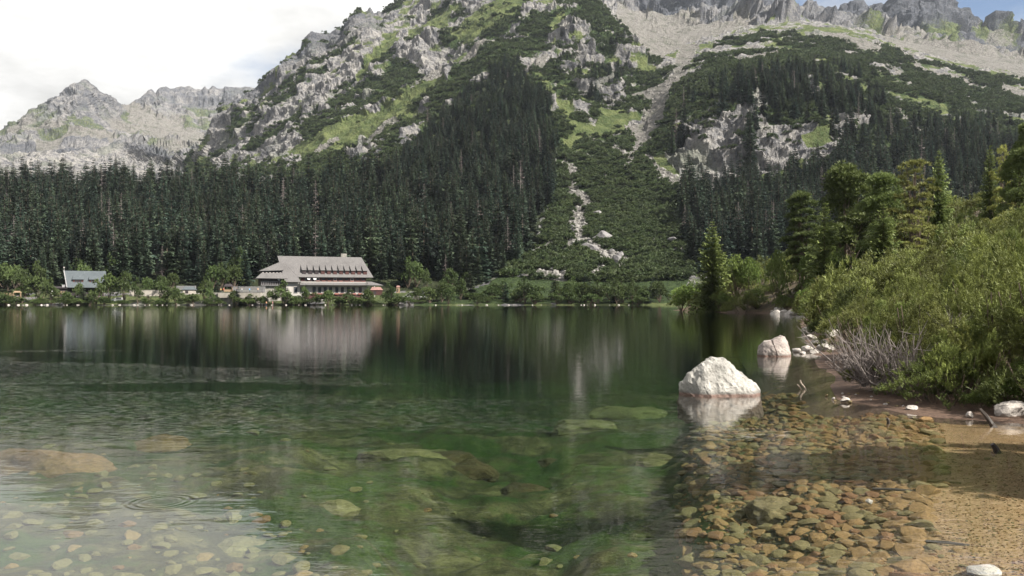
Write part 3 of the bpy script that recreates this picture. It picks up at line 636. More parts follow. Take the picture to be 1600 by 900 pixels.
def clump_plant(seed, clumps, n_tuft, needles, ln, wd, mat, up=.6, spread=.6, shell=.6, sticks=True, base=(0, 0, 0), bark=None, tr=.02):
    """clumps: (x, y, z, rx, rz).  Tufts of needles or leaves on the outer part of each clump, limbs from the base to the clumps"""
    r = np.random.default_rng(seed); g = Geo()
    vol = np.array([c[3] ** 2 for c in clumps]); k = np.maximum(8, (n_tuft * vol / vol.sum()).astype(int))
    for c, m in zip(clumps, k):
        d = unit(r.normal(size=(m, 3))); d[:, 2] = np.where(d[:, 2] < -.35, -d[:, 2], d[:, 2])
        rr = shell + (1 - shell) * r.random(m) ** .5
        lump = .82 + .36 * vnoise(d[:, 0] * 2.2 + 5 + c[0], d[:, 1] * 2.2 + 5 + c[1], d[:, 2] * 2.2 + 5 + c[2], seed)
        p = np.array(c[:3]) + d * (rr * lump)[:, None] * np.array([c[3], c[3], c[4]])
        nd = rot_about(d * (1 - up) + np.array([0, 0, up]) + .25 * r.normal(size=(m, 3)), needles, spread, r)
        pp = np.broadcast_to(p[:, None], nd.shape)
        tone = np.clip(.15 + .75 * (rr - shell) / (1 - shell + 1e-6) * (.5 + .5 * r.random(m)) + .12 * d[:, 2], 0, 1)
        spikes(g, pp.copy(), nd, (ln * (.65 + .7 * r.random(nd.shape[:2]))).ravel(), (wd * (.7 + .6 * r.random(nd.shape[:2]))).ravel(), r, np.repeat(tone, needles))
    b = Geo(); bx = np.array(base, float)
    for c in clumps:
        e = np.array(c[:3]); mid = (bx + e) / 2 + r.normal(size=3) * .05 * np.linalg.norm(e - bx); mid[2] -= .08 * abs(e[2] - bx[2])
        q = np.linspace(0, 1, 5)[:, None]; pts = (1 - q) ** 2 * bx + 2 * q * (1 - q) * mid + q ** 2 * e
        b.tube(pts, np.linspace(tr, tr * .25, 5), 5)
    return b.mesh('stem', bark or M_BARK), g.mesh('foliage', mat)

def mugo(seed, R, H, shoots, needles, ln, wd, slen, mat, stems=14, per=12, cl=.062):
    """mountain pine bush: a low dome of upright, brush-like shoots on curved stems"""
    r = np.random.default_rng(seed); g = Geo()
    nc = max(12, shoots // per)                    # shoots stand in clusters at the branch ends
    cth = r.random(nc) * 2 * np.pi; cq = np.sqrt(r.random(nc)); cdep = np.where(r.random(nc) < .60, .10 * r.random(nc), .15 + .55 * r.random(nc))
    ci = r.integers(0, nc, shoots); off = r.normal(size=(shoots, 2)) * cl
    cx_, cy2 = cq[ci] * np.cos(cth[ci]) + off[:, 0], cq[ci] * np.sin(cth[ci]) + off[:, 1]
    th = np.arctan2(cy2, cx_); q = np.minimum(np.hypot(cx_, cy2), 1.1); rho = R * q
    offn = np.hypot(off[:, 0], off[:, 1]) / .1
    lob = .72 + .55 * vnoise(np.cos(th) * 1.6 * q + 7, np.sin(th) * 1.6 * q + 7, None, seed + 3)
    x, y = rho * np.cos(th) * lob * 1.15, rho * np.sin(th) * lob * 1.15
    top = H * (1 - .62 * np.minimum(q, 1) ** 2.4) * (.45 + .95 * vnoise(x / R * 3.2 + 9, y / R * 3.2 + 9, None, seed + 5))
    dep = np.clip(cdep[ci] + .05 * (offn * .062 / cl) ** 2 + .03 * r.random(shoots), 0, .9)
    z = top * (1 - dep)
    p = np.stack([x, y, z], 1)
    d = unit(np.stack([np.cos(th) * (.15 + .55 * q), np.sin(th) * (.15 + .55 * q), np.full(shoots, 1.0)], 1) + .22 * r.normal(size=(shoots, 3)) + np.concatenate([off * (.42 / cl), np.zeros((shoots, 1))], 1))
    L = slen * (.6 + .8 * r.random(shoots))
    k = (np.arange(needles) + .5) / needles
    pp = p[:, None] + d[:, None] * (L[:, None] * k[None])[..., None]
    nd = rot_about(d, needles, .80, r)
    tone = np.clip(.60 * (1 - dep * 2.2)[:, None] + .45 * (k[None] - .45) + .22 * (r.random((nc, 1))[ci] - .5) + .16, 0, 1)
    spikes(g, pp, nd, (ln * (.7 + .6 * r.random((shoots, needles)))).ravel(), wd, r, tone.ravel())
    b = Geo()
    for i in range(stems):
        a = i / stems * 6.283 + r.random() * .5; q1 = (.35 + .6 * r.random()) * R
        e = np.array([math.cos(a) * q1, math.sin(a) * q1, H * (.55 + .25 * r.random())]); s0 = np.array([math.cos(a) * .1 * R, math.sin(a) * .1 * R, -.12 * H])
        m = np.array([e[0] * .85, e[1] * .85, H * .12]); t = np.linspace(0, 1, 6)[:, None]
        b.tube((1 - t) ** 2 * s0 + 2 * t * (1 - t) * m + t ** 2 * e, np.linspace(.022, .008, 6) * R, 5)
    return b.mesh('stem', M_BARK), g.mesh('foliage', mat)

def thing(name, meshes, loc, scale=1.0, rz=0.0, label=None, cat=None, group=None, sz=None, tilt=(0, 0)):
    """an Empty at the base with one child per mesh; meshes are shared"""
    o = empty(name, loc); o.rotation_euler = (tilt[0], tilt[1], rz); o.scale = (scale, scale, scale * (sz or 1))
    for me in meshes:
        link(me.name.split('.')[0], me, o)
    return tag(o, label, cat, group)

# ---------------- instanced masses (what nobody could count)
def scatter(name, pts, scales, rots, var, protos, label, cat):
    """ONE object: points that carry the prototypes through geometry nodes"""
    me = bpy.data.meshes.new(name); n = len(pts)
    me.vertices.add(n); me.vertices.foreach_set('co', np.asarray(pts, np.float32).ravel())
    for nm, dt, arr, key in (('size', 'FLOAT_VECTOR', scales, 'vector'), ('turn', 'FLOAT_VECTOR', rots, 'vector'), ('variant', 'INT', var, 'value')):
        a = me.attributes.new(nm, dt, 'POINT'); a.data.foreach_set(key, np.ascontiguousarray(arr, np.int32 if dt == 'INT' else np.float32).ravel())
    o = link(name, me); tag(o, label, cat, kind='stuff')
    ng = bpy.data.node_groups.new(name + '_nodes', 'GeometryNodeTree')
    ng.interface.new_socket('Geometry', in_out='INPUT', socket_type='NodeSocketGeometry'); ng.interface.new_socket('Geometry', in_out='OUTPUT', socket_type='NodeSocketGeometry')
    gi = ng.nodes.new('NodeGroupInput'); go = ng.nodes.new('NodeGroupOutput'); join = ng.nodes.new('GeometryNodeJoinGeometry')
    def na(nm, dt):
        k = ng.nodes.new('GeometryNodeInputNamedAttribute'); k.data_type = dt; k.inputs['Name'].default_value = nm
        return [s for s in k.outputs if s.enabled][0]
    sz, tn, vr = na('size', 'FLOAT_VECTOR'), na('turn', 'FLOAT_VECTOR'), na('variant', 'INT')
    e2r = ng.nodes.new('FunctionNodeEulerToRotation'); ng.links.new(tn, e2r.inputs[0])
    for i, po in enumerate(protos):
        oi = ng.nodes.new('GeometryNodeObjectInfo'); oi.inputs['Object'].default_value = po; oi.inputs['As Instance'].default_value = True
        cmp = ng.nodes.new('FunctionNodeCompare'); cmp.data_type = 'INT'; cmp.operation = 'EQUAL'
        ins = [s for s in cmp.inputs if s.enabled]; ng.links.new(vr, ins[0]); ins[1].default_value = i
        ip = ng.nodes.new('GeometryNodeInstanceOnPoints')
        ng.links.new(gi.outputs[0], ip.inputs['Points']); ng.links.new(cmp.outputs[0], ip.inputs['Selection']); ng.links.new(oi.outputs['Geometry'], ip.inputs['Instance'])
        ng.links.new(e2r.outputs[0], ip.inputs['Rotation']); ng.links.new(sz, ip.inputs['Scale'])
        ng.links.new(ip.outputs[0], join.inputs[0])
    ng.links.new(join.outputs[0], go.inputs[0])
    md = o.modifiers.new('scatter', 'NODES'); md.node_group = ng
    return o
def proto(name, meshes):
    """prototype outside the scene: trunk and crown joined in one mesh with two materials"""
    me = bpy.data.meshes.new(name); V, Fs, mi, tn, n = [], [], [], [], 0
    bm = bmesh.new(); lay = None
    for i, m in enumerate(meshes):
        b2 = bmesh.new(); b2.from_mesh(m)
        for f in b2.faces: f.material_index = i
        tmp = bpy.data.meshes.new('t'); b2.to_mesh(tmp); b2.free(); bm.from_mesh(tmp)
        me.materials.append(m.materials[0])
    bm.to_mesh(me); bm.free()
    return bpy.data.objects.new(name, me)

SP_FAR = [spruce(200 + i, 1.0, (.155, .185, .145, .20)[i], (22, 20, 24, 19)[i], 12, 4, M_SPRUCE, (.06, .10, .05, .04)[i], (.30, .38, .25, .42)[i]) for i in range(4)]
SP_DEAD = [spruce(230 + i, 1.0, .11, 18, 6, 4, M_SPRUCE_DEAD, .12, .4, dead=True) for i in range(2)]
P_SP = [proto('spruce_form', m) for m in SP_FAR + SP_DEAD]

# ---------------- the forest on the slopes
def tree_height(p, r):
    d = p[:, 1]; base = np.interp(d, [300, 420, 640, 800, 1000, 1300], [19, 23, 24, 17, 14, 12])
    return base * (.50 + .75 * r.random(len(p)))
r_ = np.random.default_rng(5)
fdens = forest_d * np.interp(TD, [300, 640, 1200], [.017, .016, .015]) * np.clip(.25 + 2.2 * fbm(TX / 30, TY / 30, None, 3, 131), .3, 1.3)
fpts = sample_cells(fdens, 1.0, 7.2, 3)
spts = sample_cells(sparse_d * .010 * np.clip(fbm(TX / 40, TY / 40, None, 3, 141) * 4 - 1.2, .1, 2.2), 1, 8, 4)
pts = np.concatenate([fpts, spts]); hh = tree_height(pts, r_)
px_ = CX + pts[:, 0] / pts[:, 1] * FPX; py_ = HY - (pts[:, 2] - CAMZ) / pts[:, 1] * FPX
# keep clear of the lodge and the chalet and their yards
clear = ((pts[:, 1] < 340) & (px_ < 640) & (px_ > -100)) | ((pts[:, 1] < 330)) | ((px_ > 395) & (px_ < 610) & (pts[:, 1] < 362))
pts, hh, px_ = pts[~clear], hh[~clear], px_[~clear]
n = len(pts); var = r_.integers(0, 4, n); dd = r_.random(n); var = np.where(dd < .028, 4 + r_.integers(0, 2, n), var)
size = hh / pts[:, 1]; vis_ok = (px_ > -20) & (px_ < 1620) & (pts[:, 1] < 480) & (px_ < 1080)
order = np.argsort(-(size * vis_ok))
pick = order[:270]; rest = np.setdiff1d(np.arange(n), pick)
def forest_place(px):
    for lim, txt in ((88, 'left of the chalet'), (205, 'behind the chalet'), (400, 'between the chalet and the lodge'), (600, 'behind the lodge'), (730, 'just right of the lodge')):
        if px < lim: return txt
    return 'at the left edge of the talus fan'
for i in pick:
    where = forest_place(px_[i])
    w = .85 + .4 * r_.random()
    dead = var[i] > 3
    o = thing('dead_spruce' if dead else 'spruce_tree', (SP_FAR + SP_DEAD)[var[i]], pts[i], hh[i], r_.random() * 6.28,
          'grey bare dead spruce in the forest front ' + where if dead else 'tall dark spruce in the forest front ' + where, 'spruce',
          ('dead spruces ' if dead else 'forest front spruces ') + where)
    o.scale = (hh[i] * w, hh[i] * w, hh[i])
wv_ = (.85 + .4 * r_.random(len(rest)))
scatter('spruce_forest', pts[rest], np.stack([hh[rest] * wv_, hh[rest] * wv_, hh[rest]], 1), np.stack([np.zeros(len(rest)), np.zeros(len(rest)), r_.random(len(rest)) * 6.28], 1), var[rest], P_SP,
        'dark spruce forest covering the slopes below the cliffs', 'forest')
print('forest', n)

# ---------------- dwarf pine cover on the open slopes
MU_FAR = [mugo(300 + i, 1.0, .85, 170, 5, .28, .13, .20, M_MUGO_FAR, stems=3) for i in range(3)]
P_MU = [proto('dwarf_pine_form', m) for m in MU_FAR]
dens = pine_d * np.interp(TD, [300, 500, 900, 1500], [.11, .085, .040, .022])
mp = sample_cells(dens, 1.3, 8.2, 8)
mp = mp[~((mp[:, 1] < 345) & (CX + mp[:, 0] / mp[:, 1] * FPX < 640))]
n = len(mp); ms = np.interp(mp[:, 1], [300, 900, 1500], [2.3, 3.6, 4.6]) * (.6 + .8 * r_.random(n))
scatter('dwarf_pine_cover', mp, np.stack([ms, ms, ms * (.8 + .4 * r_.random(n))], 1), np.stack([r_.normal(size=n) * .1, r_.normal(size=n) * .1, r_.random(n) * 6.28], 1), r_.integers(0, 3, n), P_MU,
        'low dark green dwarf pine covering the open slopes', 'shrubs')
print('dwarf pine', n)

# ================================================================== ROCKS
def mat_rock(name, dark, light, stain, moss=.0, scale=1.0, wet=False):
    t = NT(name); c = t.coord(); n1 = t.noise(c, 1.6 * scale, 6, .65); n2 = t.noise(c, 7 * scale, 6, .7); n3 = t.noise(c, 34 * scale, 3, .6)
    col = t.mix(t.rng(n1, .3, .68), dark, light); col = t.mix(t.rng(n2, .52, .70, 0, .65), col, stain)
    col = t.mix(t.rng(n3, .53, .64, 0, .6), col, tuple(x * .45 for x in dark))
    col = t.mix(t.math('MULTIPLY', t.rnd(), .25), col, tuple(x * .7 for x in light))
    if wet:   # tide mark just above the water: damp, reddish
        z = t.n('SeparateXYZ', None, Vector=t.pos()).outputs[2]
        zz = t.math('ADD', z, t.math('MULTIPLY', t.math('SUBTRACT', n2, .5), .05))
        col = t.mix(t.rng(zz, .05, .13, .55, 0), col, (.085, .078, .07)); col = t.mix(t.rng(zz, .02, .06, .8, 0), col, (.13, .075, .06))
    nrm = t.bump(t.math('ADD', n2, t.math('MULTIPLY', n3, .4)), .7, .06 / scale)
    return t.done(t.principled(col, .85, .25, nrm))
M_ROCK_WHITE = mat_rock('pale_granite', (.19, .184, .17), (.38, .365, .34), (.13, .135, .115), scale=1.5, wet=True)
M_ROCK_PINK = mat_rock('pinkish_granite', (.20, .165, .155), (.38, .34, .31), (.12, .11, .11), scale=1.4, wet=True)
M_ROCK_RUBBLE = mat_rock('rubble_stone', (.13, .125, .118), (.26, .248, .232), (.08, .08, .07), scale=1.0)
M_ROCK_GREY = mat_rock('grey_granite', (.11, .105, .11), (.23, .22, .215), (.06, .062, .066), scale=.25)
M_ROCK_SHORE = mat_rock('shore_stone', (.26, .235, .22), (.45, .42, .385), (.18, .15, .14), scale=2.5)
M_ROCK_SUNK = mat_rock('sunken_stone', (.085, .066, .032), (.22, .17, .09), (.045, .045, .02), scale=1.2)
M_ROCK_RED = mat_rock('rusty_sunken_stone', (.13, .062, .032), (.24, .125, .065), (.09, .065, .032), scale=1.2)
M_ROCK_DARK = mat_rock('dark_sunken_stone', (.035, .024, .014), (.10, .06, .03), (.03, .05, .012), scale=1.2)
M_STONES = [mat_rock('flat_stone_' + n, a, b, c, scale=5) for n, a, b, c in (('tan', (.125, .074, .030), (.25, .155, .068), (.08, .045, .02)), ('olive', (.095, .074, .033), (.19, .15, .072), (.055, .045, .02)), ('rust', (.10, .052, .026), (.21, .11, .052), (.06, .033, .018)))]

def ico(sub):
    bm = bmesh.new(); bmesh.ops.create_icosphere(bm, subdivisions=sub, radius=1)
    v = np.array([q.co[:] for q in bm.verts]); f = np.array([[q.index for q in p.verts] for p in bm.faces]); bm.free()
    return v, f
ICO = {k: ico(k) for k in (1, 2, 3, 4, 5)}
def boulder(seed, dims, sub=3, cuts=9, rough=.06, mat=None, flat=.55, name='boulder'):
    """a sphere split by random planes into facets, with chips and pits"""
    r = np.random.default_rng(seed); v, f = ICO[sub]; v = v.copy()
    for _ in range(cuts):
        nn = unit(r.normal(size=3)); c = flat + (1 - flat) * r.random() * .75
        v -= np.maximum(v @ nn - c, 0)[:, None] * nn
    v += unit(v) * ((fbm(v[:, 0] * 2.5 + seed, v[:, 1] * 2.5, v[:, 2] * 2.5, 4, seed) - .5) * rough * 4)[:, None]
    g = Geo(); g.tris(v * np.array(dims), f); return g.mesh(name, mat, False)
def hull_rock(pts, seed, mat, rough=.03, name='boulder', sub=3, grain=3.0):
    bm = bmesh.new()
    for p in pts: bm.verts.new(p)
    bmesh.ops.convex_hull(bm, input=bm.verts[:]); bmesh.ops.delete(bm, geom=[v for v in bm.verts if not v.link_faces], context='VERTS')
    bmesh.ops.triangulate(bm, faces=bm.faces[:])
    for _ in range(sub + 1):
        bmesh.ops.subdivide_edges(bm, edges=[e for e in bm.edges if e.calc_length() > .085], cuts=1, smooth=.0)
        bmesh.ops.triangulate(bm, faces=bm.faces[:])
    for _ in range(1): bmesh.ops.smooth_vert(bm, verts=bm.verts[:], factor=.4, use_axis_x=True, use_axis_y=True, use_axis_z=True)
    bm.normal_update()
    V = np.array([v.co[:] for v in bm.verts]); Nn = np.array([v.normal[:] for v in bm.verts])
    d = (ridged(V[:, 0] * grain + seed, V[:, 1] * grain, V[:, 2] * grain, 4, seed) - .5) * rough * 2 + (fbm(V[:, 0] * 14, V[:, 1] * 14, V[:, 2] * 14, 3, seed + 5) - .5) * rough
    V = V + Nn * d[:, None]
    f = np.array([[q.index for q in p.verts] for p in bm.faces]); bm.free()
    g = Geo(); g.tris(V, f); return g.mesh(name, mat, False)
def put(name, me, loc, label, cat, group=None, rz=0.0, scale=1.0):
    o = link(name, me); o.location = loc; o.rotation_euler = (0, 0, rz); o.scale = (scale,) * 3
    return tag(o, label, cat, group)

# the white boulder in the water
c = G(1122, 616); k = c.y / FPX
def rp(px, py, dy): return ((px - 1122) * k, dy, (616 - py) * k)
pts = [rp(1062, 606, .1), rp(1081, 622, -.38), rp(1105, 624, -.46), rp(1168, 616, -.36), rp(1187, 609, -.1), rp(1184, 602, 0), rp(1166, 596, -.15), rp(1160, 590, .1), rp(1146, 577, -.1), rp(1139, 563, .12), rp(1132, 560, .05), rp(1112, 559, 0), rp(1104, 560, .1), rp(1095, 564, -.02), rp(1076, 584, .02), rp(1100, 590, -.32), rp(1066, 600, .3), rp(1180, 605, .35), rp(1125, 562, .3), rp(1140, 580, .45)]
pts += [(p[0] * 1.06, p[1] * 1.15, -.55) for p in pts if p[2] < .22]
put('white_boulder', hull_rock(pts, 3, M_ROCK_WHITE, .05, grain=2.6), (c.x, c.y, 0), 'large sunlit white granite boulder rising from the shallow water', 'boulder')
# the pinkish split boulder behind it, in two halves
c2 = G(1212, 556); k2 = c2.y / FPX
def rq(px, py, dy): return ((px - 1212) * k2, dy, (556 - py) * k2)
o = empty('split_boulder', (c2.x, c2.y, 0)); tag(o, 'pinkish grey boulder split by a dark vertical crack near the shore', 'boulder')
A = [rq(1184, 553, 0), rq(1187, 540, .1), rq(1192, 533, -.05), rq(1203, 531, -.1), rq(1206, 545, -.35), rq(1208, 556, -.4), rq(1190, 557, -.25), rq(1200, 535, .45), rq(1190, 550, .5)]; A += [(p[0], p[1] * 1.1, -.4) for p in A if p[2] < .4]
B = [rq(1205.5, 531, -.12), rq(1222, 523, 0), rq(1228, 525, .05), rq(1236, 545, .1), rq(1237, 555, 0), rq(1225, 557, -.42), rq(1211, 556, -.4), rq(1208, 545, -.33), rq(1222, 527, .5), rq(1234, 550, .55), rq(1207, 533, .5)]; B += [(p[0], p[1] * 1.1, -.4) for p in B if p[2] < .4]
link('left_half', hull_rock(A, 5, M_ROCK_PINK, .03), o); link('right_half', hull_rock(B, 6, M_ROCK_PINK, .03), o)
# shore stones
def stone_at(px, py, w, h, seed, label, mat=M_ROCK_SHORE, name='shore_stone', z=0.0, group=None, asp=.8, rz=None):
    p = G(px, py, z); kk = p.y / FPX
    return put(name, boulder(seed, (w * kk / 2, w * kk / 2 * asp, h * kk / 2 * 1.3), 3, 8, .07, mat), (p.x, p.y, z + h * kk * .28), label, 'stone', group, rz if rz is not None else random.random() * 6)
for i, a in enumerate([(1580, 650, 74, 26, 'broad pale rock at the water edge beside the leafy plant'), (1320, 627, 17, 7, 'small white stone on wet sand, nearest the twig'), (1425, 640, 20, 8, 'small white stone lying alone in front of the pine bush'), (1515, 652, 12, 10, 'small round pale stone left of the dark forked stick'),
                       (1358, 786, 12, 8, 'small white quartz stone among flat brown stones underwater'), (1540, 896, 60, 14, 'pale grey stone at the bottom edge of the shallows')]):
    zz = -.06 if a[1] > 700 else .02
    stone_at(a[0], a[1], a[2], a[3], 20 + i, a[4], z=zz, rz=.2)
for i, (px, py, w, h) in enumerate([(1246, 550, 18, 7), (1262, 549, 26, 10), (1254, 553, 12, 5), (1278, 540, 34, 12), (1268, 531, 26, 10), (1290, 548, 30, 12), (1262, 520, 20, 10), (1283, 520, 24, 14), (1300, 530, 30, 20), (1240, 548, 8, 4), (1272, 552, 16, 7)]):
    stone_at(px, py, w, h, 40 + i, 'pale stone in the pile behind the split boulder', group='stones piled on the bank behind the split boulder')
for i in range(34):
    px = random.uniform(1290, 1600); py = 616 + (px - 1290) / 310 * 26 + random.uniform(-4, 12)
    stone_at(px, py, random.uniform(4, 9), random.uniform(2.5, 4.5), 300 + i % 5, 'tiny stone on the strip of wet sand under the pine bushes', M_ROCK_SUNK if i % 3 else M_ROCK_SHORE, 'sand_stone', .01, 'tiny stones on the wet sand')
# gravel bank in the distance: white broken rocks
r5 = np.random.default_rng(12)
WB = [boulder(60 + i, (1, .8, .6), 2, 7, .08, M_ROCK_SHORE) for i in range(4)]
for i in range(70):
    t = r5.random(); px = 1206 + 80 * t; py = 489 - 12 * t + r5.normal() * 1.0 + 4 * r5.random() * t; d = 121 - 14 * t + r5.normal() * 2
    q = P(px, min(py, 488.5), d); s = (.25 + .75 * r5.random() ** 2) * 1.0
    x = q.x; zg = float(bank_z(np.array([x]), np.array([d]))[0])
    put('pale_rock', WB[i % 4], (x, d, max(zg, -.1) + .12 * s), 'white broken rock on the pale gravel bank beyond the pines', 'rock', 'rocks of the pale gravel bank', r5.random() * 6, s)
# the big boulders on the talus
def far_rock(px, py, w, h, seed, d, label, group=None, mat=M_ROCK_GREY):
    z = ground_far(px, d); q = P(px, py, d); kk = d / FPX
    g_ = ground_far(px, d)
    return put('talus_boulder', boulder(seed, (w * kk / 2, w * kk / 2 * .8, h * kk / 2 * 1.25), 3, 10, .05, mat, .5), (q.x, d, g_ + h * kk * .30), label, 'boulder', group, .3)
def dist_at(px, py):
    i = int(np.argmin(np.abs(us - px))); col = TPY[i]; j = int(np.argmax(col <= py)); return float(TD[i, j])
for i, (px, py, w, h, lb) in enumerate([(941, 371, 36, 20, 'largest grey boulder on the talus fan, with a flat sunlit top'), (921, 386, 32, 18, 'big pale boulder just below the largest talus boulder'), (935, 335, 20, 10, 'grey boulder standing alone highest on the talus fan'),
        (966, 408, 30, 20, 'dark grey boulder cluster rock above the shore thicket'), (968, 399, 14, 12, 'pale boulder perched above the dark grey one on the lower talus'), (956, 395, 12, 7, 'small dark boulder left of the perched pale one'), (893, 358, 16, 12, 'grey slab boulder at the left end of the upper rubble'),
        (864, 420, 10, 8, 'small boulder above the left rubble line'), (1077, 396, 12, 12, 'pointed pale boulder in dwarf pine near the peninsula'), (1050, 376, 16, 9, 'white boulder beside the dwarf pine patch, right of the talus'), (1079, 405, 10, 6, 'low grey boulder under the pointed pale one')]):
    far_rock(px, py, w, h, 80 + i, dist_at(px, py + h * .4), lb, mat=M_ROCK_GREY)
# rubble of the talus (countless)
rp_ = sample_cells(np.clip(cS, 0, 1) * np.where(TD < 760, .22, .05) * (LAYT < 7), 1.2, 7, 21)
P_RB = []
for i in range(3):
    P_RB.append(bpy.data.objects.new('rubble_form', boulder(120 + i, (1, .8, .65), 1 if i else 2, 5, .1, M_ROCK_RUBBLE)))
n = len(rp_); rs = .45 + 1.7 * r5.random(n) ** 3.5
scatter('talus_rubble', rp_, np.stack([rs] * 3, 1), np.stack([r5.random(n), r5.random(n), r5.random(n) * 6], 1), r5.integers(0, 3, n), P_RB, 'pale rubble strewn down the gullies and talus', 'rubble')
print('rubble', n)

# ---------------- stones on the bed
def bedz(x, y): return float(bed_z(np.array([float(x)]), np.array([float(y)]))[0])
def on_bed(px, py):
    h = .3
    for _ in range(5):
        d = (CAMZ + h) * FPX / (py - HY); x = (px - CX) / FPX * d; h = -bedz(x, d)
    return x, d, -h
def on_bed_v(px, py):
    h = np.full(len(px), .3)
    for _ in range(5):
        d = (CAMZ + h) * FPX / (py - HY); x = (px - CX) / FPX * d; h = -bed_z(x, d)
    return x, d, -h
SUNK = [(60, 652, 240, 22, 'red', 'long rusty slab just under the water at the left edge', .12, .5), (690, 612, 90, 14, 'tan', 'yellowish sunken boulder top left of the picture centre', .10, .8), (982, 580, 130, 14, 'tan', 'long pale sunken slab left of the white boulder', .12, .4), (515, 688, 90, 16, 'tan', 'flat tan sunken stone left of the dark rock', .12, .7),
        (695, 722, 110, 46, 'dark', 'dark brown sunken rock in the green weed at the centre', .0, .9), (858, 722, 50, 24, 'dark', 'small dark sunken rock right of the brown centre rock', .0, .9), (820, 765, 70, 24, 'dark', 'flat dark sunken rock below the centre', .0, .8), (910, 603, 110, 16, 'tan', 'pale sandy sunken mound left of the white boulder', .2, .5),
        (375, 748, 90, 14, 'tan', 'long tan sunken stone above the ring ripple', .2, .5), (365, 716, 40, 22, 'tan', 'square tan sunken stone left of the flat tan one', .2, .9), (1040, 645, 80, 14, 'tan', 'olive sunken stone below the white boulder', .15, .6), (620, 636, 160, 14, 'tan', 'low olive sunken ridge beside the yellowish boulder top', .25, .5),
        (240, 620, 110, 12, 'red', 'rusty sunken stone behind the long rusty slab', .2, .5), (250, 680, 40, 18, 'tan', 'small olive sunken stone right of the rusty slab', .3, .9), (1225, 770, 120, 24, 'tan', 'sandy mound of sediment beside the flat brown stones', .12, .5), (730, 655, 90, 12, 'dark', 'dark sunken stone at the picture centre', .4, .6)]
for i, (px, py, w, h, m, lb, zt, asp) in enumerate(SUNK):
    if zt > 0: p = G(px, py, -zt - .04); kk = p.y / FPX; x, y = p.x, p.y; zb = -zt
    else: x, y, zb = on_bed(px, py); kk = y / FPX
    wd = w * kk / 2; hh_ = max(.16, h * kk * .8); top = -zt - .04 if zt > 0 else zb + hh_ * .9
    zb = bedz(x, y) - .12; hh_ = min(max(.22, top - zb), wd * .30 + .12)
    me = boulder(150 + i, (wd * 1.15, max(wd * asp, .35) * 1.15, 1.0), 4, 11, .11, {'tan': M_ROCK_SUNK, 'red': M_ROCK_RED, 'dark': M_ROCK_DARK}[m], .55)
    zmax = max(v.co.z for v in me.vertices)
    for v in me.vertices: v.co.z *= hh_ / zmax
    put('sunken_boulder', me, (x, y, zb), lb, 'boulder', rz=.1 * (i % 3))
FS = [[boulder(180 + i * 3 + j, (1, .78, .42), 2, 9, .06, M_STONES[j], .48, 'flat_stone') for i in range(4)] for j in range(3)]
def stone_zone(px, py):
    """how likely flat stones are at this place on the bed (0..1)"""
    a = max(0, 1.25 - abs(px - (1275 - (py - 700) * .15)) / 165) * (1 if py > 615 else .2)
    b = (.12 if (px < 430 + (py - 760) * .6 and py > 735) else .05 if px < 620 else .012)
    return max(min(1, a * 1.6), b)
placed = []; many = []
cand = []
for q_ in range(70000):
    px = r5.uniform(-60, 1560) if q_ < 9000 else r5.uniform(1060, 1480); py = 590 + 330 * r5.random() ** .8
    pr = stone_zone(px, py)
    if r5.random() < pr: cand.append((px, py, pr))
cand = np.array(cand); BX, BY, BZ = on_bed_v(cand[:, 0], cand[:, 1])
for (px, py, pr), x, y, z in zip(cand, BX, BY, BZ):
    if z > .0: continue
    s = (.024 + .105 * r5.random() ** 2.8) * (1.5 if pr < .4 else 1.0) * (1.0 if py > 640 else 1.3)
    many.append((s / y, px, py, x, y, z, s, r5.random() * 6.28, int(r5.choice(3, p=[.55, .3, .15] if px > 900 else [.12, .80, .08])), int(r5.integers(0, 4)), pr))
# thin out overlaps
many.sort(key=lambda a: -a[6]); cells = {}; kept = []
for a in many:
    key = (int(a[3] / .25), int(a[4] / .25)); ok = True
    for ix in (-1, 0, 1):
        for iy in (-1, 0, 1):
            for b in cells.get((key[0] + ix, key[1] + iy), ()):
                if math.hypot(a[3] - b[3], a[4] - b[4]) < (a[6] + b[6]) * .70: ok = False; break
    if ok: cells.setdefault(key, []).append(a); kept.append(a)
kept.sort(key=lambda a: -a[0] * (1 if 0 < a[1] < 1600 and a[2] < 905 else .01))
for a in kept[:290]:
    zone = 'right' if a[1] > 960 else 'left'
    o = put('flat_stone', FS[a[8]][a[9]], (a[3], a[4], a[5] + a[6] * .03), 'flat brown stone on the lake bed of the shallows at right' if zone == 'right' else 'flat stone on the lake bed in the weedy water left of centre', 'stone', 'flat stones on the bed of the right shallows' if zone == 'right' else 'flat stones on the weedy bed', a[7], a[6])
    o.rotation_euler = (r5.normal() * .12, r5.normal() * .12, a[7])
rest = kept[290:]
P_FS = [bpy.data.objects.new('bed_stone_form', FS[j][i]) for j in range(3) for i in range(2)]
if rest:
    n = len(rest)
    scatter('bed_stones', [(a[3], a[4], a[5] + a[6] * .08) for a in rest], [(a[6],) * 3 for a in rest], [(0, 0, a[7]) for a in rest], [a[8] * 2 + a[9] % 2 for a in rest], P_FS, 'small flat stones covering the lake bed', 'stones')
print('bed stones', len(kept))
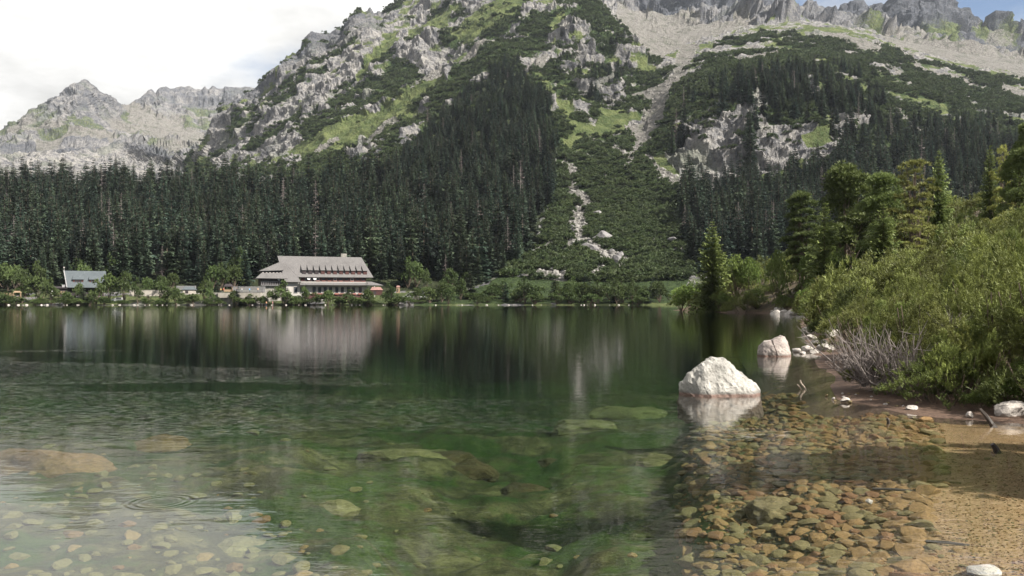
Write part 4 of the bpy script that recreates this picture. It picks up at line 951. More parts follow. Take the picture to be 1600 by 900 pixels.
# pebbles in the gravel shallows (countless)
pb = []
for _ in range(9000):
    px = r5.uniform(1050, 1680); py = r5.uniform(690, 930)
    if px < 1350 - (py - 700) * .5 and r5.random() > .25: continue
    pb.append((px, py))
pb = np.array(pb); pb = np.stack(on_bed_v(pb[:, 0], pb[:, 1]), 1) + np.array([0, 0, .003])
P_PB = [bpy.data.objects.new('pebble_form', boulder(240 + i, (1, .75, .5), 1, 4, .08, m)) for i, m in enumerate(M_STONES)]
n = len(pb); ps = .006 + .014 * r5.random(n) ** 3
scatter('pebbles', pb, np.stack([ps] * 3, 1), np.stack([np.zeros(n), np.zeros(n), r5.random(n) * 6.28], 1), r5.integers(0, 3, n), P_PB, 'fine pebbles on the sandy bottom of the shallows', 'pebbles')

# ================================================================== THE RIGHT BANK
def bz(x, y): return float(bank_z(np.array([float(x)]), np.array([float(y)]))[0])
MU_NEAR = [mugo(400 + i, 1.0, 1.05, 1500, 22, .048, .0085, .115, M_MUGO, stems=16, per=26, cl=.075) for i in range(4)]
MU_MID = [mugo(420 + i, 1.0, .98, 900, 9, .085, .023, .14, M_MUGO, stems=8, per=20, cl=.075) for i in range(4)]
r6 = np.random.default_rng(33)
near, mid = [], []
d = 14.0
while d < 190:
    step = 1.55 * np.clip(d / 26, .85, 2.6); xs = float(shore_x(d)); x = xs + 1.2 + .5 * r6.random() + (0 if d < 100 else -.7) + (1.3 if 19 < d < 60 else 0)
    while x < xs + 60 and x < .66 * d + 9:
        px = CX + x / d * FPX
        sc_ = (.70 + .80 * r6.random()) * np.clip(d / 34, 1.0, 1.9)
        xx, yy = x + r6.normal() * .35 * step, d + r6.normal() * .35 * step
        if px > 1000 and px < 1790 and xx - shore_x(yy) > (.9 if d < 100 else .1): (near if d < 40 else mid).append((xx, yy, sc_))
        x += step * 1.35 * (.8 + .4 * r6.random()) * (1 if x - xs < 14 else 1.45)
    d += step * (1.0 if d < 60 else 1.5)
# only where the bank faces the lake can be seen past the first bushes: drop what stands in the lee
def keep_top(lst, cols=48):
    hor = {}; out = []
    for (x, y, s) in sorted(lst, key=lambda a: a[1]):
        z = bz(x, y) + 1.0 * s; px = CX + x / y * FPX; py = HY - (z - CAMZ) / y * FPX; wpx = s * FPX / y
        ks = range(int((px - wpx) // 12), int((px + wpx) // 12) + 1)
        if min(hor.get(k, 999) for k in ks) * 0 + max(hor.get(k, 999) for k in ks) > py - 2: out.append((x, y, s))
        for k in ks: hor[k] = min(hor.get(k, 999), py)
    return out
sel = keep_top(near + mid)
print('bushes', len(near), len(mid), len(sel))
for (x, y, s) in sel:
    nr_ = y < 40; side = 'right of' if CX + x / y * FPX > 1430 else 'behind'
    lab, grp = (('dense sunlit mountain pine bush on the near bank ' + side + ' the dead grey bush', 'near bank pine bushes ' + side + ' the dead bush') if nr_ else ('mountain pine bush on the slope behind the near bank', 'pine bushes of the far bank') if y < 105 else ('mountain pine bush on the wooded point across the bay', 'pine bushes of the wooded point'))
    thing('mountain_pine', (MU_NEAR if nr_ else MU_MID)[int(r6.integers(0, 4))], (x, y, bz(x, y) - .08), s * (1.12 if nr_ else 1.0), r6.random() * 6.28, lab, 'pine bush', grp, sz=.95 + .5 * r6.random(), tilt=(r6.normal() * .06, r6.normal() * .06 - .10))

# conifers of the point and the slope: (px, top py, base py, d, kind, width factor, label)
SPN = [spruce(500 + i, 1.0, (.25, .22, .27)[i], 36, 13, 9, M_SPRUCE_NEAR, .03, .38) for i in range(3)]
def pine_clumps(seed, kind):
    r = np.random.default_rng(seed); out = []
    if kind == 'round':
        for _ in range(26):
            z = .22 + .74 * r.random(); w = .19 * math.sin(math.pi * min(1, (z - .05) / .95) ** .62) + .02; a = r.random() * 6.28; q = w * (.4 + .6 * r.random())
            out.append((q * math.cos(a), q * math.sin(a), z, .095 + .06 * r.random(), .075 + .03 * r.random()))
        out.append((0, 0, .93, .08, .07))
    elif kind == 'column':
        for i in range(26):
            z = .2 + .76 * i / 25; w = .15 * (1 - ((z - .55) / .5) ** 2) * .9 + .01; a = i * 2.4; q = max(w, .0) * (.4 + .6 * r.random())
            out.append((q * math.cos(a), q * math.sin(a), z, .065 + .03 * r.random(), .035))
        out.append((0, 0, .96, .04, .05))
    else:          # airy layers
        for i in range(9):
            z = .15 + .82 * i / 8; w = .34 * (1 - z * .72) * (.6 + .6 * r.random())
            for a in np.arange(5) * 1.256 + r.random() * 3:
                q = w * (.35 + .65 * r.random()); out.append((q * math.cos(a), q * math.sin(a), z + .03 * r.normal(), .075 * (1.3 - z), .020))
        out.append((0, 0, .97, .05, .03))
    return out
def trunked(meshes, h=.93, r0=.018):
    b = Geo(); z = np.linspace(-.04, h, 8); b.tube(np.stack([.012 * np.sin(z * 5), .01 * np.cos(z * 6), z], 1), np.linspace(r0, .004, 8), 7)
    t = b.mesh('trunk', M_BARK); meshes[0].name = 'branches'; meshes[1].name = 'crown'; return (t,) + tuple(meshes)
def pine_tree(seed, kind, mat, n, up=.55):
    cl = pine_clumps(seed, kind)
    r = np.random.default_rng(seed); st, fo = clump_plant(seed, cl, n, 9, .030, .0075, mat, up, .7, .45, base=(0, 0, .15), tr=.006)
    return trunked([st, fo])
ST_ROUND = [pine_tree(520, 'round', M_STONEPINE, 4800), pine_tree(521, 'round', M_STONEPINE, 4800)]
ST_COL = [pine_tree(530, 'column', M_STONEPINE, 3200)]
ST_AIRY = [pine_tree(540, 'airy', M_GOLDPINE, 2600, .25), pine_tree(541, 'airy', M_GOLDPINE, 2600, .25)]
TREES = [(1113, 345, 470, 138, SPN[0], 1.0, 'spruce', 'tall spruce at the tip of the wooded point'), (1250, 301, 392, 128, ST_COL[0], 1.1, 'stone pine', 'narrow columnar stone pine standing above the wooded point'), (1289, 316, 440, 112, SPN[1], 1.05, 'spruce', 'dark green spruce left of the big round pine'),
         (1322, 264, 405, 118, ST_ROUND[0], 1.05, 'stone pine', 'broad dark stone pine with two rounded heads on the slope'), (1378, 277, 400, 110, ST_ROUND[1], .9, 'stone pine', 'rounded stone pine right of the broad dark one'), (1380, 318, 420, 96, SPN[2], 1.1, 'spruce', 'broad green spruce in front of the rounded stone pine'),
         (1428, 252, 385, 104, ST_AIRY[0], 1.05, 'pine', 'pale yellowish pine with flat airy layers of branches'), (1467, 234, 330, 120, SPN[0], .75, 'spruce', 'slender spruce rising behind the pale layered pine'), (1436, 332, 400, 84, ST_AIRY[1], .9, 'pine', 'small pale layered pine below the tall one'), (1547, 226, 300, 105, SPN[1], .7, 'spruce', 'thin dark spruce on the skyline of the right slope'),
         (1566, 232, 310, 92, ST_AIRY[1], .6, 'pine', 'small yellow tipped pine right of the thin dark spruce'), (1592, 240, 330, 88, ST_ROUND[0], .9, 'stone pine', 'dark stone pine at the right edge of the picture'), (1615, 196, 320, 84, ST_ROUND[1], .9, 'stone pine', 'tall stone pine cut by the right edge of the picture'),
         (1468, 345, 400, 80, SPN[2], .9, 'spruce', 'small green spruce below the pale layered pine'), (1350, 330, 420, 120, SPN[1], 1.1, 'spruce', 'dark spruce hidden between the stone pines'), (1405, 300, 395, 118, ST_ROUND[0], .65, 'stone pine', 'dark stone pine behind the pale layered pine')]
for (px, ty, by, d, ms, wf, cat, lb) in TREES:
    x = (px - CX) / FPX * d; zg = bz(x, d) - .1; zt = CAMZ + (HY - ty) / FPX * d; h = zt - zg
    o = thing(cat.replace(' ', '_') + ('_tree' if cat in ('spruce', 'pine') else ''), ms, (x, d, zg), h, r6.random() * 6.28, lb, cat); o.scale = (h * wf, h * wf, h)
# broad-leaved shrubs
def leafy(seed, n, ln, mat, cl=9, tall=1.0, needles=6):
    r = np.random.default_rng(seed); out = []
    for i in range(cl):
        a = r.random() * 6.28; q = .42 * r.random() ** .6; z = tall * (.35 + .5 * r.random()) * (1 - .5 * q)
        out.append((q * math.cos(a), q * math.sin(a), z, .22 + .12 * r.random(), .20 + .1 * r.random()))
    out.append((0, 0, tall * .8, .25, .22))
    return clump_plant(seed, out, n, needles, ln, ln * .62, mat, .3, 1.0, .35, tr=.018)
LF = [leafy(560 + i, 700, .055, M_LEAF) for i in range(3)]
LFF = [leafy(570 + i, 260, .10, M_LEAF_FAR, tall=(1, 1.25, .8)[i]) for i in range(3)]
for i, (px, ty, w, d, lb) in enumerate([(1150, 378, 44, 140, 'light green birch bush right of the tip spruce'), (1170, 385, 30, 138, 'pale green leafy bush beside the birch bush'), (1065, 438, 40, 150, 'bright green shrub at the outer tip of the point'), (1082, 425, 36, 148, 'green shrub under the tip spruce'), (1215, 368, 34, 126, 'blue green shrub below the columnar stone pine'), (1262, 372, 30, 120, 'light leafy shrub at the foot of the columnar stone pine'),
        (1312, 362, 40, 108, 'light green leafy shrub right of the dark green spruce'), (1182, 442, 34, 128, 'pale leafy shrub on the water side of the point'), (1258, 440, 30, 108, 'silvery green shrub near the gravel bank'), (1128, 448, 30, 134, 'leafy shrub at the waterline below the tip spruce'), (1222, 455, 26, 124, 'green shrub near the waterline of the point'), (1275, 432, 18, 105, 'small bright shrub above the gravel bank')]):
    x = (px - CX) / FPX * d; zg = bz(x, d) - .1; h = CAMZ + (HY - ty) / FPX * d - zg; s = w * d / FPX
    o = thing('leafy_shrub', LF[i % 3], (x, d, zg), 1, r6.random() * 6, lb, 'shrub'); o.scale = (s * 1.05, s * 1.05, max(1.2, h) * .78)
# leafy plant by the near shore
for i, (px, py, s) in enumerate([(1530, 640, .5), (1575, 636, .6), (1600, 628, .6), (1555, 622, .5), (1625, 640, .7)]):
    p = G(px, py, .08); o = thing('leafy_plant', LF[i % 3], (p.x, p.y, bz(p.x, p.y) - .03), s, i * 1.3, 'low bright green leafy plant under the pine bush at the water edge', 'plant', 'leafy plants at the water edge')
    o.scale = (s, s, s * .8)
# tree outside the right edge whose long shadow lies across the shallows
for (x, y, L_, wd_) in ((10.0, 7.6, 10.0, 'tallest'), (11.3, 8.1, 8.5, 'middle'), (12.6, 8.6, 7.0, 'smallest')):
    hh_ = L_ * .966 - bz(x, y)
    o = thing('spruce_tree', SPN[1], (x, y, bz(x, y) - .2), hh_, x, wd_ + ' spruce of three just beyond the right edge, shading the shallows', 'spruce'); o.scale = (hh_ * .8, hh_ * .8, hh_)

# dead branches of the bush over the water
def dead_bush():
    r = np.random.default_rng(71); o = empty('dead_pine_bush', (0, 0, 0)); tag(o, 'dead grey pine bush with bare branches leaning over the water', 'dead bush')
    base = [G(1342 + 13 * i, 600 + 2.5 * i, .15) for i in range(7)]
    for i, b0 in enumerate(base):
        g = Geo()
        for j in range(13):
            p0 = np.array(b0) + np.array([r.normal() * .12, .25 + r.normal() * .25, .05 + .1 * r.random()])
            out = np.array([-.30 + r.normal() * .62, -.25 + r.normal() * .5, .15 + .3 * r.random()])
            ln = .4 + .55 * r.random(); q = np.linspace(0, 1, 7)
            pts = p0 + out * (q * ln * .75)[:, None] + np.array([0, 0, 1.0]) * (q ** 1.7 * ln * (.75 + .4 * r.random()))[:, None] + np.cumsum(r.normal(size=(7, 3)) * .055, 0)
            g.tube(pts, np.linspace(.020, .005, 7), 5)
            for _ in range(7):
                k = int(r.integers(1, 6)); s0 = pts[k]; dd = unit(unit(pts[k] - pts[k - 1]) + r.normal(size=3) * .55) * (.15 + .35 * r.random())
                g.tube(np.stack([s0, s0 + dd * .5 + np.array([0, 0, .02]), s0 + dd + np.array([0, 0, .07])]), [.008, .005, .002], 4)
        g.obj('branch_fan', M_BARK_GREY, o)
dead_bush()
def dead_twigs(px, py, d, n, seed, lb):
    r = np.random.default_rng(seed); c = P(px, py, d); g = Geo()
    for _ in range(n):
        dd = unit(np.array([r.normal(), -.4 + .4 * r.normal(), .6 + .6 * r.random()])); q = np.linspace(0, 1, 5)[:, None]
        g.tube(dd * q * (.25 + .3 * r.random()) + np.cumsum(r.normal(size=(5, 3)) * .015, 0), np.linspace(.012, .003, 5), 4)
    o = g.obj('dead_twigs', M_BARK_GREY); o.location = c; tag(o, lb, 'twigs')
dead_twigs(1485, 520, 17.2, 22, 4, 'bleached dead twigs sticking out of the near pine bush')
# twig in the water, sticks
M_STICK = plain('bleached_stick', (.40, .33, .27), .8, .2, 8); M_WETSTICK = plain('dark_wet_stick', (.035, .028, .024), .5, .3, 8)
def stick(name, chains, mat, lb, cat='stick'):
    g = Geo()
    for ch, r0, r1 in chains: g.tube(np.array([tuple(a) for a in ch]), np.linspace(r0, r1, len(ch)), 6)
    o = g.obj(name, mat); tag(o, lb, cat)
b = G(1253, 608); kk = b.y / FPX
def off(px, py, dy=0): return Vector((b.x + (px - 1253) * kk, b.y + dy, (608 - py) * kk))
stick('twig', [([off(1262, 614), off(1256, 604), off(1251, 598), off(1250.5, 594)], .022, .016), ([off(1254, 612), off(1247, 604, -.1), off(1243, 600, -.12)], .018, .013)], M_STICK, 'pale forked twig poking out of the water beside the white boulder', 'twig')
b = G(1549, 664); kk = b.y / FPX
def off2(px, py, dy=0): return Vector((b.x + (px - 1549) * kk, b.y + dy, (664 - py) * kk))
stick('branch_stub', [([off2(1556, 672), off2(1549, 662), off2(1543, 650, .05), off2(1536, 640, .1)], .055, .025)], M_WETSTICK, 'dark curved branch sticking out of the water at the right shore')
b = G(1555, 702); kk = b.y / FPX
stick('branch_stub', [([b + Vector((.04, 0, -.06)), b + Vector((0, 0, .02)), b + Vector((-.04, 0, .07))], .045, .03)], M_WETSTICK, 'short dark stump of wood in the shaded water below the curved branch')
b = G(1388, 660)
stick('branch_stub', [([b + Vector((0, 0, -.05)), b + Vector((.0, 0, .03)), b + Vector((-.02, 0, .07))], .03, .02)], M_WETSTICK, 'tiny dark wood stub at the edge of the wet sand')
for i, (px, py, dx, lb) in enumerate([(1335, 756, .22, 'rusty sunken stick pointing at the quartz stone'), (1470, 755, .2, 'straight tan stick lying on the gravel bottom'), (1400, 768, .24, 'dark brown sunken stick right of the quartz stone'), (1480, 852, .16, 'dark stick on the gravel near the bottom right')]):
    x, y, z = on_bed(px, py)
    stick('sunken_stick', [([Vector((x - dx, y + .05, z + .02)), Vector((x, y, z + .025)), Vector((x + dx, y - .06, z + .015))], .016, .010)], (M_ROCK_RED, M_ROCK_SUNK, M_WETSTICK, M_WETSTICK)[i], lb)

# ================================================================== THE FAR SHORE: LODGE, CHALET, TERRACE
M_SHINGLE = None
def mat_shingle(name, a, b):
    t = NT(name); c = t.coord(); m = t.n('Mapping', Vector=c, Scale=(2.2, 1, 2.8)); br = t.noise(m, 2.0, 3, .6); n = t.noise(c, .25, 4)
    col = t.mix(t.rng(br, .3, .7), a, b); col = t.mix(t.rng(n, .45, .7, 0, .35), col, tuple(x * .72 for x in a))
    return t.done(t.principled(col, .85, .2, t.bump(br, .4, .05)))
M_SHINGLE = mat_shingle('grey_shingles', (.085, .08, .08), (.14, .134, .132)); M_SLATE = mat_shingle('blue_grey_roof', (.055, .066, .074), (.09, .102, .11))
M_DWOOD = plain('dark_wood', (.030, .024, .026), .8, .3, 2); M_RWOOD = plain('red_brown_wood', (.055, .024, .022), .8, .3, 2); M_WHITE = plain('white_plaster', (.33, .31, .29), .85, .1, 1.0)
M_GLASSD = plain('window_glass', (.018, .022, .03), .12, .3, .5, .6); M_FRAMEP = plain('pale_window_frame', (.36, .33, .31), .6, .1); M_STONEW = plain('stone_masonry', (.20, .19, .17), .9, .35, 1.5, .2, .4)
M_FLOWER = foliage('red_flowers', (.16, .045, .04), (.28, .12, .10), (.2, .1, .07), .3, .2, 3); M_DISH = plain('white_dish', (.75, .75, .74), .4, .05)
M_GREYW = plain('weathered_fence_wood', (.22, .215, .22), .85, .25, 3); M_WOOD = plain('tan_wood', (.22, .155, .10), .8, .25, 3); M_REDROOF = plain('faded_red_roof', (.20, .115, .10), .8, .25, 2)
M_PALEWALL = plain('pale_concrete_wall', (.34, .31, .27), .9, .15, .6)
DEEPZ = 3.0
def build_lodge():
    o = empty('mountain_lodge', (-86.6, 318.0, -.1), math.radians(21)); o.scale = (1.067,) * 3; tag(o, 'large mountain lodge with steep grey shingle roof and row of dormers', 'lodge')
    Lr = 28.6; ZR, ZE = 17.0, 9.6
    g = Geo(); g.box((15.2, -.5, 4.3), (27.5, 13.5, 7.6)); g.obj('wall', M_WHITE, o)
    g = Geo(); g.box((17.8, -5.5, 8.9), (22.6, 1.2, 2.0)); bandw = g.obj('upper_wall', M_RWOOD, o)
    roof = Geo()
    roof.slab([(-.8, 0, ZR), (5.5, -6.9, 9.5), (31.6, -6.9, ZE), (Lr, 0, ZR)], -.28)
    roof.slab([(-.8, .02, ZR), (Lr, .02, ZR), (31.6, 7.5, ZE), (1.2, 7.5, ZE)], -.28)
    roof.slab([(-.8, 0, ZR), (.9, -8.4, 7.8), (6.2, -8.4, 7.75), (5.5, -6.95, 9.45)], -.27)
    rf = roof.obj('roof', M_SHINGLE, o)
    g = Geo(); g.box((22.4, .6, ZR + .5), (2.0, 1.1, 1.9)); g.obj('chimney', M_STONEW, rf)
    g = Geo(); g.tris([(Lr - .1, 0, ZR - .4), (30.6, -6.3, ZE), (30.6, 6.5, ZE)], [[0, 1, 2]]); g.tris([(.4, 0, ZR - .5), (1.5, -6.0, ZE), (1.5, 6.0, ZE)], [[0, 2, 1]]); g.obj('gable_end', M_DWOOD, o)
    # pent roof over the ground floor
    g = Geo(); g.slab([(5.8, -6.0, 8.15), (5.8, -9.4, 6.85), (34.6, -9.4, 6.85), (31.0, -6.0, 8.15)], -.2); g.obj('pent_roof', M_SHINGLE, o)
    def slope_y(z): return -(ZR - z) / (ZR - 9.55) * 6.9
    for i in range(11):
        x = 7.6 + i * 2.12; w = 1.25; z0, z1, zt = 10.5, 12.1, 14.4
        yf = slope_y(z0) - .10
        g = Geo(); yt = slope_y(zt)
        g.slab([(x - w / 2 - .18, yt, zt), (x - w / 2 - .18, yf - .28, z1 - .05), (x + w / 2 + .18, yf - .28, z1 - .05), (x + w / 2 + .18, yt, zt)], -.13)
        d = g.obj('dormer', M_SHINGLE, o)
        g = Geo()
        for sx in (-1, 1):
            xx = x + sx * w / 2
            g.slab([(xx, yf, z0), (xx, yf, z1), (xx, slope_y(z1 + .9), z1 + .9), (xx, slope_y(z1 - .5), z1 - .5)], .06 * sx)
        g.box((x, yf + .12, z0 + .1), (w, .16, .3)); g.obj('cheek', M_DWOOD, d)
        g = Geo(); g.box((x, yf + .02, (z0 + z1) / 2), (w, .10, z1 - z0)); wn = g.obj('dormer_window', M_RWOOD if i > 2 else M_DWOOD, d)
        g = Geo()
        for sx in (-.28, .28): g.box((x + sx, yf - .05, (z0 + z1) / 2 + .05), (.34, .05, .85))
    for i in range(11):
        x = 8.3 + i * 1.98; g = Geo(); g.box((x, -6.13, 9.0), (1.05, .08, .95)); f = g.obj('window', M_FRAMEP if i % 3 == 2 else M_DWOOD, o)
        g = Geo(); g.box((x, -6.18, 9.0), (.8, .05, .72)); g.obj('pane', M_GLASSD, f)
        if i > 1: g = Geo(); g.box((x, -6.32, 8.42), (1.2, .25, .28)); g.obj('flower_box', M_FLOWER, o)
    for i, x in enumerate([4.6, 6.6, 10.8, 12.7, 14.6, 16.4, 18.6, 20.5, 22.6, 24.5, 26.8, 28.4]):
        if x > 27.4: continue
        g = Geo(); g.box((x, -7.32, 5.3), (1.35, .14, 2.3)); f = g.obj('window', M_FRAMEP, o); g = Geo(); g.box((x, -7.40, 5.3), (1.1, .06, 2.05)); g.obj('pane', M_GLASSD, f)
        if i > 1: g = Geo(); g.box((x, -7.6, 3.95), (1.6, .4, .45)); g.obj('flower_box', M_FLOWER, o)
    g = Geo(); g.box((17.5, -7.32, 3.0), (20, .12, 1.6)); g.obj('plinth', M_RWOOD, o)
    for x in (31.5,): g = Geo(); g.box((x, -9.0, 4.9), (.34, .34, 3.9)); g.obj('post', M_WHITE, o)
    # side wing at the left gable: balcony, skirt roof, window band, lean-to roof
    g = Geo(); g.box((-2.2, -.5, 3.6), (7.4, 10.5, 6.4)); g.obj('wing_wall', M_STONEW, o)
    g = Geo(); g.box((-2.6, -.5, 8.1), (8.4, 11.4, 2.6)); g.obj('wing_upper_wall', M_DWOOD, o)
    g = Geo(); g.slab([(-1.0, -5.0, 11.0), (-1.0, 5.0, 11.0), (-8.6, 7.2, 9.2), (-8.6, -7.4, 9.2)], .2); g.slab([(1.2, -5.6, 11.2), (-6.6, -5.6, 11.0), (-8.6, -7.4, 9.2), (1.8, -7.9, 9.1)], .2); g.obj('skirt_roof', M_SHINGLE, o)
    g = Geo(); g.box((-3.0, -.4, 11.0), (7.0, 9.2, 1.3)); g.obj('window_band', M_DWOOD, o)
    for i in range(6): g = Geo(); g.box((-6.0 + i * 1.15, -5.05, 10.98), (.55, .08, .75)); g.obj('window', M_FRAMEP, o)
    g = Geo(); g.slab([(.3, -3.2, 15.0), (-7.2, -5.4, 11.6), (.6, -5.6, 11.9), (1.0, -5.2, 12.4)], -.2); g.slab([(.3, -3.2, 15.0), (.3, 3.2, 15.0), (-7.2, 5.2, 11.6), (-7.2, -5.4, 11.6)], -.2); g.obj('lean_to_roof', M_SHINGLE, o)
    g = Geo()
    for i in range(12): g.box((-6.6 + i * .58, -6.35, 7.5), (.10, .08, 1.1))
    g.box((-3.4, -6.35, 8.1), (6.8, .12, .12)); g.box((-3.4, -6.2, 6.85), (7.0, 1.0, .16)); g.obj('balcony', M_GREYW, o)
    for (x, y, z, r) in ((9.1, -6.55, 9.35, .55), (11.2, -6.6, 9.3, .55), (-.9, -6.6, 8.9, .45)):
        g = Geo(); rr = np.linspace(0, 1, 5); th = np.arange(14) / 14 * 6.283
        v = [(x + r * q * math.cos(a), y - .18 + .18 * q * q * -1 + .18, z + r * q * math.sin(a)) for q in rr[1:] for a in th]
        f = [[i * 14 + j, i * 14 + (j + 1) % 14, (i + 1) * 14 + (j + 1) % 14, (i + 1) * 14 + j] for i in range(3) for j in range(14)]
        v.append((x, y, z)); g.quads(v, f); g.tris(v, [[56, (j + 1) % 14, j] for j in range(14)]); g.obj('satellite_dish', M_DISH, o)
build_lodge()
def build_chalet():
    d0 = 312.0; k = d0 / FPX; o = empty('chalet', ((103 - CX) * k, d0, 0), math.radians(24)); tag(o, 'small dark wooden chalet with steep blue grey roof at the far left', 'chalet')
    ZR = 12.4; L = 13.2
    g = Geo(); g.box((6.6, .4, 5.0), (11.6, 8.2, 3.6)); g.obj('wall', M_DWOOD, o)
    g = Geo(); g.slab([(-.8, 0, ZR), (.6, -5.2, 6.2), (13.6, -5.2, 6.2), (L, 0, ZR)], -.22); g.slab([(-.8, .02, ZR), (L, .02, ZR), (13.6, 5.4, 6.2), (.6, 5.4, 6.2)], -.22); rf = g.obj('roof', M_SLATE, o)
    g = Geo(); g.tris([(.2, 0, ZR - .4), (1.0, -4.6, 6.3), (1.0, 4.6, 6.3)], [[0, 2, 1]]); g.obj('gable_end', M_DWOOD, o)
    g = Geo(); g.slab([(-.75, 0, ZR + .05), (.55, -5.25, 6.2), (.85, -5.3, 6.2), (-.4, 0, ZR + .05)], -.35); g.obj('bargeboard', M_GREYW, o)
    def sy(z): return -(ZR - z) / 6.2 * 5.2
    for x0, w in ((4.2, 3.4), (9.4, 3.0)):
        g = Geo(); g.slab([(x0 - w / 2 - .2, sy(10.6), 10.6), (x0 - w / 2 - .2, sy(8.1) - .4, 9.2), (x0 + w / 2 + .2, sy(8.1) - .4, 9.2), (x0 + w / 2 + .2, sy(10.6), 10.6)], -.14); d = g.obj('dormer', M_SLATE, o)
        g = Geo(); g.box((x0, sy(8.1) + .15, 8.6), (w, .5, 1.2)); g.obj('dormer_wall', M_RWOOD, d)
        for sx in (-.8, 0, .8): g = Geo(); g.box((x0 + sx, sy(8.1) - .13, 8.6), (.5, .06, .7)); g.obj('dormer_window', M_GLASSD, d)
    for x0 in (5.6, 8.6): g = Geo(); y = sy(11.0); g.slab([(x0 - .35, y - .02, 11.08), (x0 - .35, y - .62, 10.36), (x0 + .35, y - .62, 10.36), (x0 + .35, y - .02, 11.08)], -.10); g.obj('skylight', M_DISH, o)
    g = Geo(); g.box((-.3, -2.6, 6.9), (1.4, 3.2, .9)); g.obj('balcony', M_GREYW, o)
    g = Geo(); g.box((-1.6, -3.2, 4.6), (3.8, 4.2, 2.9)); pr = g.obj('porch', M_DWOOD, o)
    for i in range(4): g = Geo(); g.box((-2.9 + i * .85, -5.36, 4.5), (.6, .08, 1.0)); g.obj('window', M_WOOD, o)
    g = Geo(); g.slab([(-3.9, -5.9, 6.1), (.8, -5.9, 6.1), (.8, -1.0, 6.8), (-3.9, -1.0, 6.8)], .12); g.obj('porch_roof', M_DWOOD, o)
    g = Geo(); g.tube([(-.6, 0, ZR - .2), (-.6, 0, ZR + 1.1)], .07, 6); g.box((-.6, 0, ZR + 1.3), (.45, .45, .45)); g.obj('finial', M_WHITE, o)
    g = Geo(); g.tube([(-4.3, -5.0, 3.2), (-4.3, -5.0, 5.4)], .55, 12); g.obj('water_butt', M_DISH, o)
build_chalet()
def at_far(px, d): return (px - CX) / FPX * d
def hz(py, d): return CAMZ + (HY - py) / FPX * d
def simple_hut(name, px, d, w, dep, z0, z1, zr, wall, roof, lb, rz=.25, cat='hut', open_=False):
    o = empty(name, (at_far(px, d), d, 0), rz); tag(o, lb, cat)
    g = Geo()
    if open_:
        for sx in (-1, 1):
            for sy in (-1, 1): g.box((sx * w * .42, sy * dep * .42, (z0 + z1) / 2), (.18, .18, z1 - z0))
        g.box((0, 0, z0 + .5), (w * .8, dep * .6, .8))
    else: g.box((0, 0, (z0 + z1) / 2), (w * .86, dep * .86, z1 - z0))
    g.obj('wall', wall, o)
    g = Geo(); r = w * .18
    g.slab([(-w / 2 + r, 0, zr), (-w / 2, -dep / 2, z1), (w / 2, -dep / 2, z1), (w / 2 - r, 0, zr)], -.1); g.slab([(-w / 2 + r, .01, zr), (w / 2 - r, .01, zr), (w / 2, dep / 2, z1), (-w / 2, dep / 2, z1)], -.1)
    g.tris([(-w / 2 + r, 0, zr), (-w / 2, dep / 2, z1), (-w / 2, -dep / 2, z1), (w / 2 - r, 0, zr), (w / 2, -dep / 2, z1), (w / 2, dep / 2, z1)], [[0, 1, 2], [3, 4, 5]]); g.obj('roof', roof, o)
    if not open_: g = Geo(); g.box((-w * .15, -dep * .43 - .03, (z0 + z1) / 2), (w * .22, .06, (z1 - z0) * .6)); g.obj('door', M_DWOOD, o)
    return o
simple_hut('kiosk', 296, 312, 4.8, 4.0, 3.9, 5.5, 6.7, M_PALEWALL, M_SLATE, 'small cream kiosk with blue grey roof between the two lodges')
simple_hut('shelter', 357, 316, 3.4, 3.0, 4.8, 6.7, 7.7, M_WOOD, M_DWOOD, 'small open wooden shelter with dark roof on the terrace', open_=True)
simple_hut('snack_hut', 588, 306, 4.6, 3.4, 3.6, 5.3, 6.4, M_RWOOD, M_REDROOF, 'low hut with faded red roof at the right end of the lodge')
simple_hut('wooden_booth', 622, 310, 1.4, 1.3, 4.4, 6.4, 7.0, M_WOOD, M_REDROOF, 'narrow tan wooden booth right of the red roofed hut', cat='booth')
def long_wall(name, pa, pb, d0, d1, z0, z1, mat, lb, cat='wall', posts=None):
    o = empty(name, (at_far(pa, d0), d0, 0)); tag(o, lb, cat); a = Vector((0, 0, 0)); b = Vector((at_far(pb, d1) - at_far(pa, d0), d1 - d0, 0)); L = b.length; rz = math.atan2(b.y, b.x); o.rotation_euler = (0, 0, rz)
    if posts is None:
        n = max(2, int(L / 2.6))
        for i in range(n): g = Geo(); g.box((L * (i + .5) / n, 0, (z0 + z1) / 2 + .06 * (i % 2)), (L / n - .05, .5, z1 - z0)); g.obj('wall_section', mat, o)
        g = Geo(); g.box((L / 2, 0, z1 + .10), (L + .2, .62, .10)); g.obj('coping', M_STONEW, o)
    else:
        n = int(L / posts)
        for i in range(n + 1): g = Geo(); g.box((L * i / n, 0, (z0 + z1) / 2), (.14, .14, z1 - z0)); g.obj('post', mat, o)
        nb = int(L / .42)
        g = Geo(); g.box((L / 2, -.08, z1 - .12), (L, .05, .12)); g.obj('rail', mat, o)
        g = Geo(); g.box((L / 2, -.08, z0 + .25), (L, .05, .12)); g.obj('rail', mat, o)
        me = None
        for i in range(nb):
            if me is None: g = Geo(); g.box((0, -.14, (z0 + z1) / 2), (.30, .04, z1 - z0 - .1)); me = g.mesh('board', mat)
            bo = link('board', me, o); bo.location = (L * (i + .5) / nb, 0, .05 * math.sin(i * 1.7))
long_wall('terrace_wall', 341, 408, 302, 300, 2.6, 4.4, M_PALEWALL, 'pale terrace retaining wall left of the lodge')
long_wall('yard_wall', 202, 262, 305, 306, 3.2, 5.3, M_PALEWALL, 'pale yard wall behind the shrubs right of the chalet')
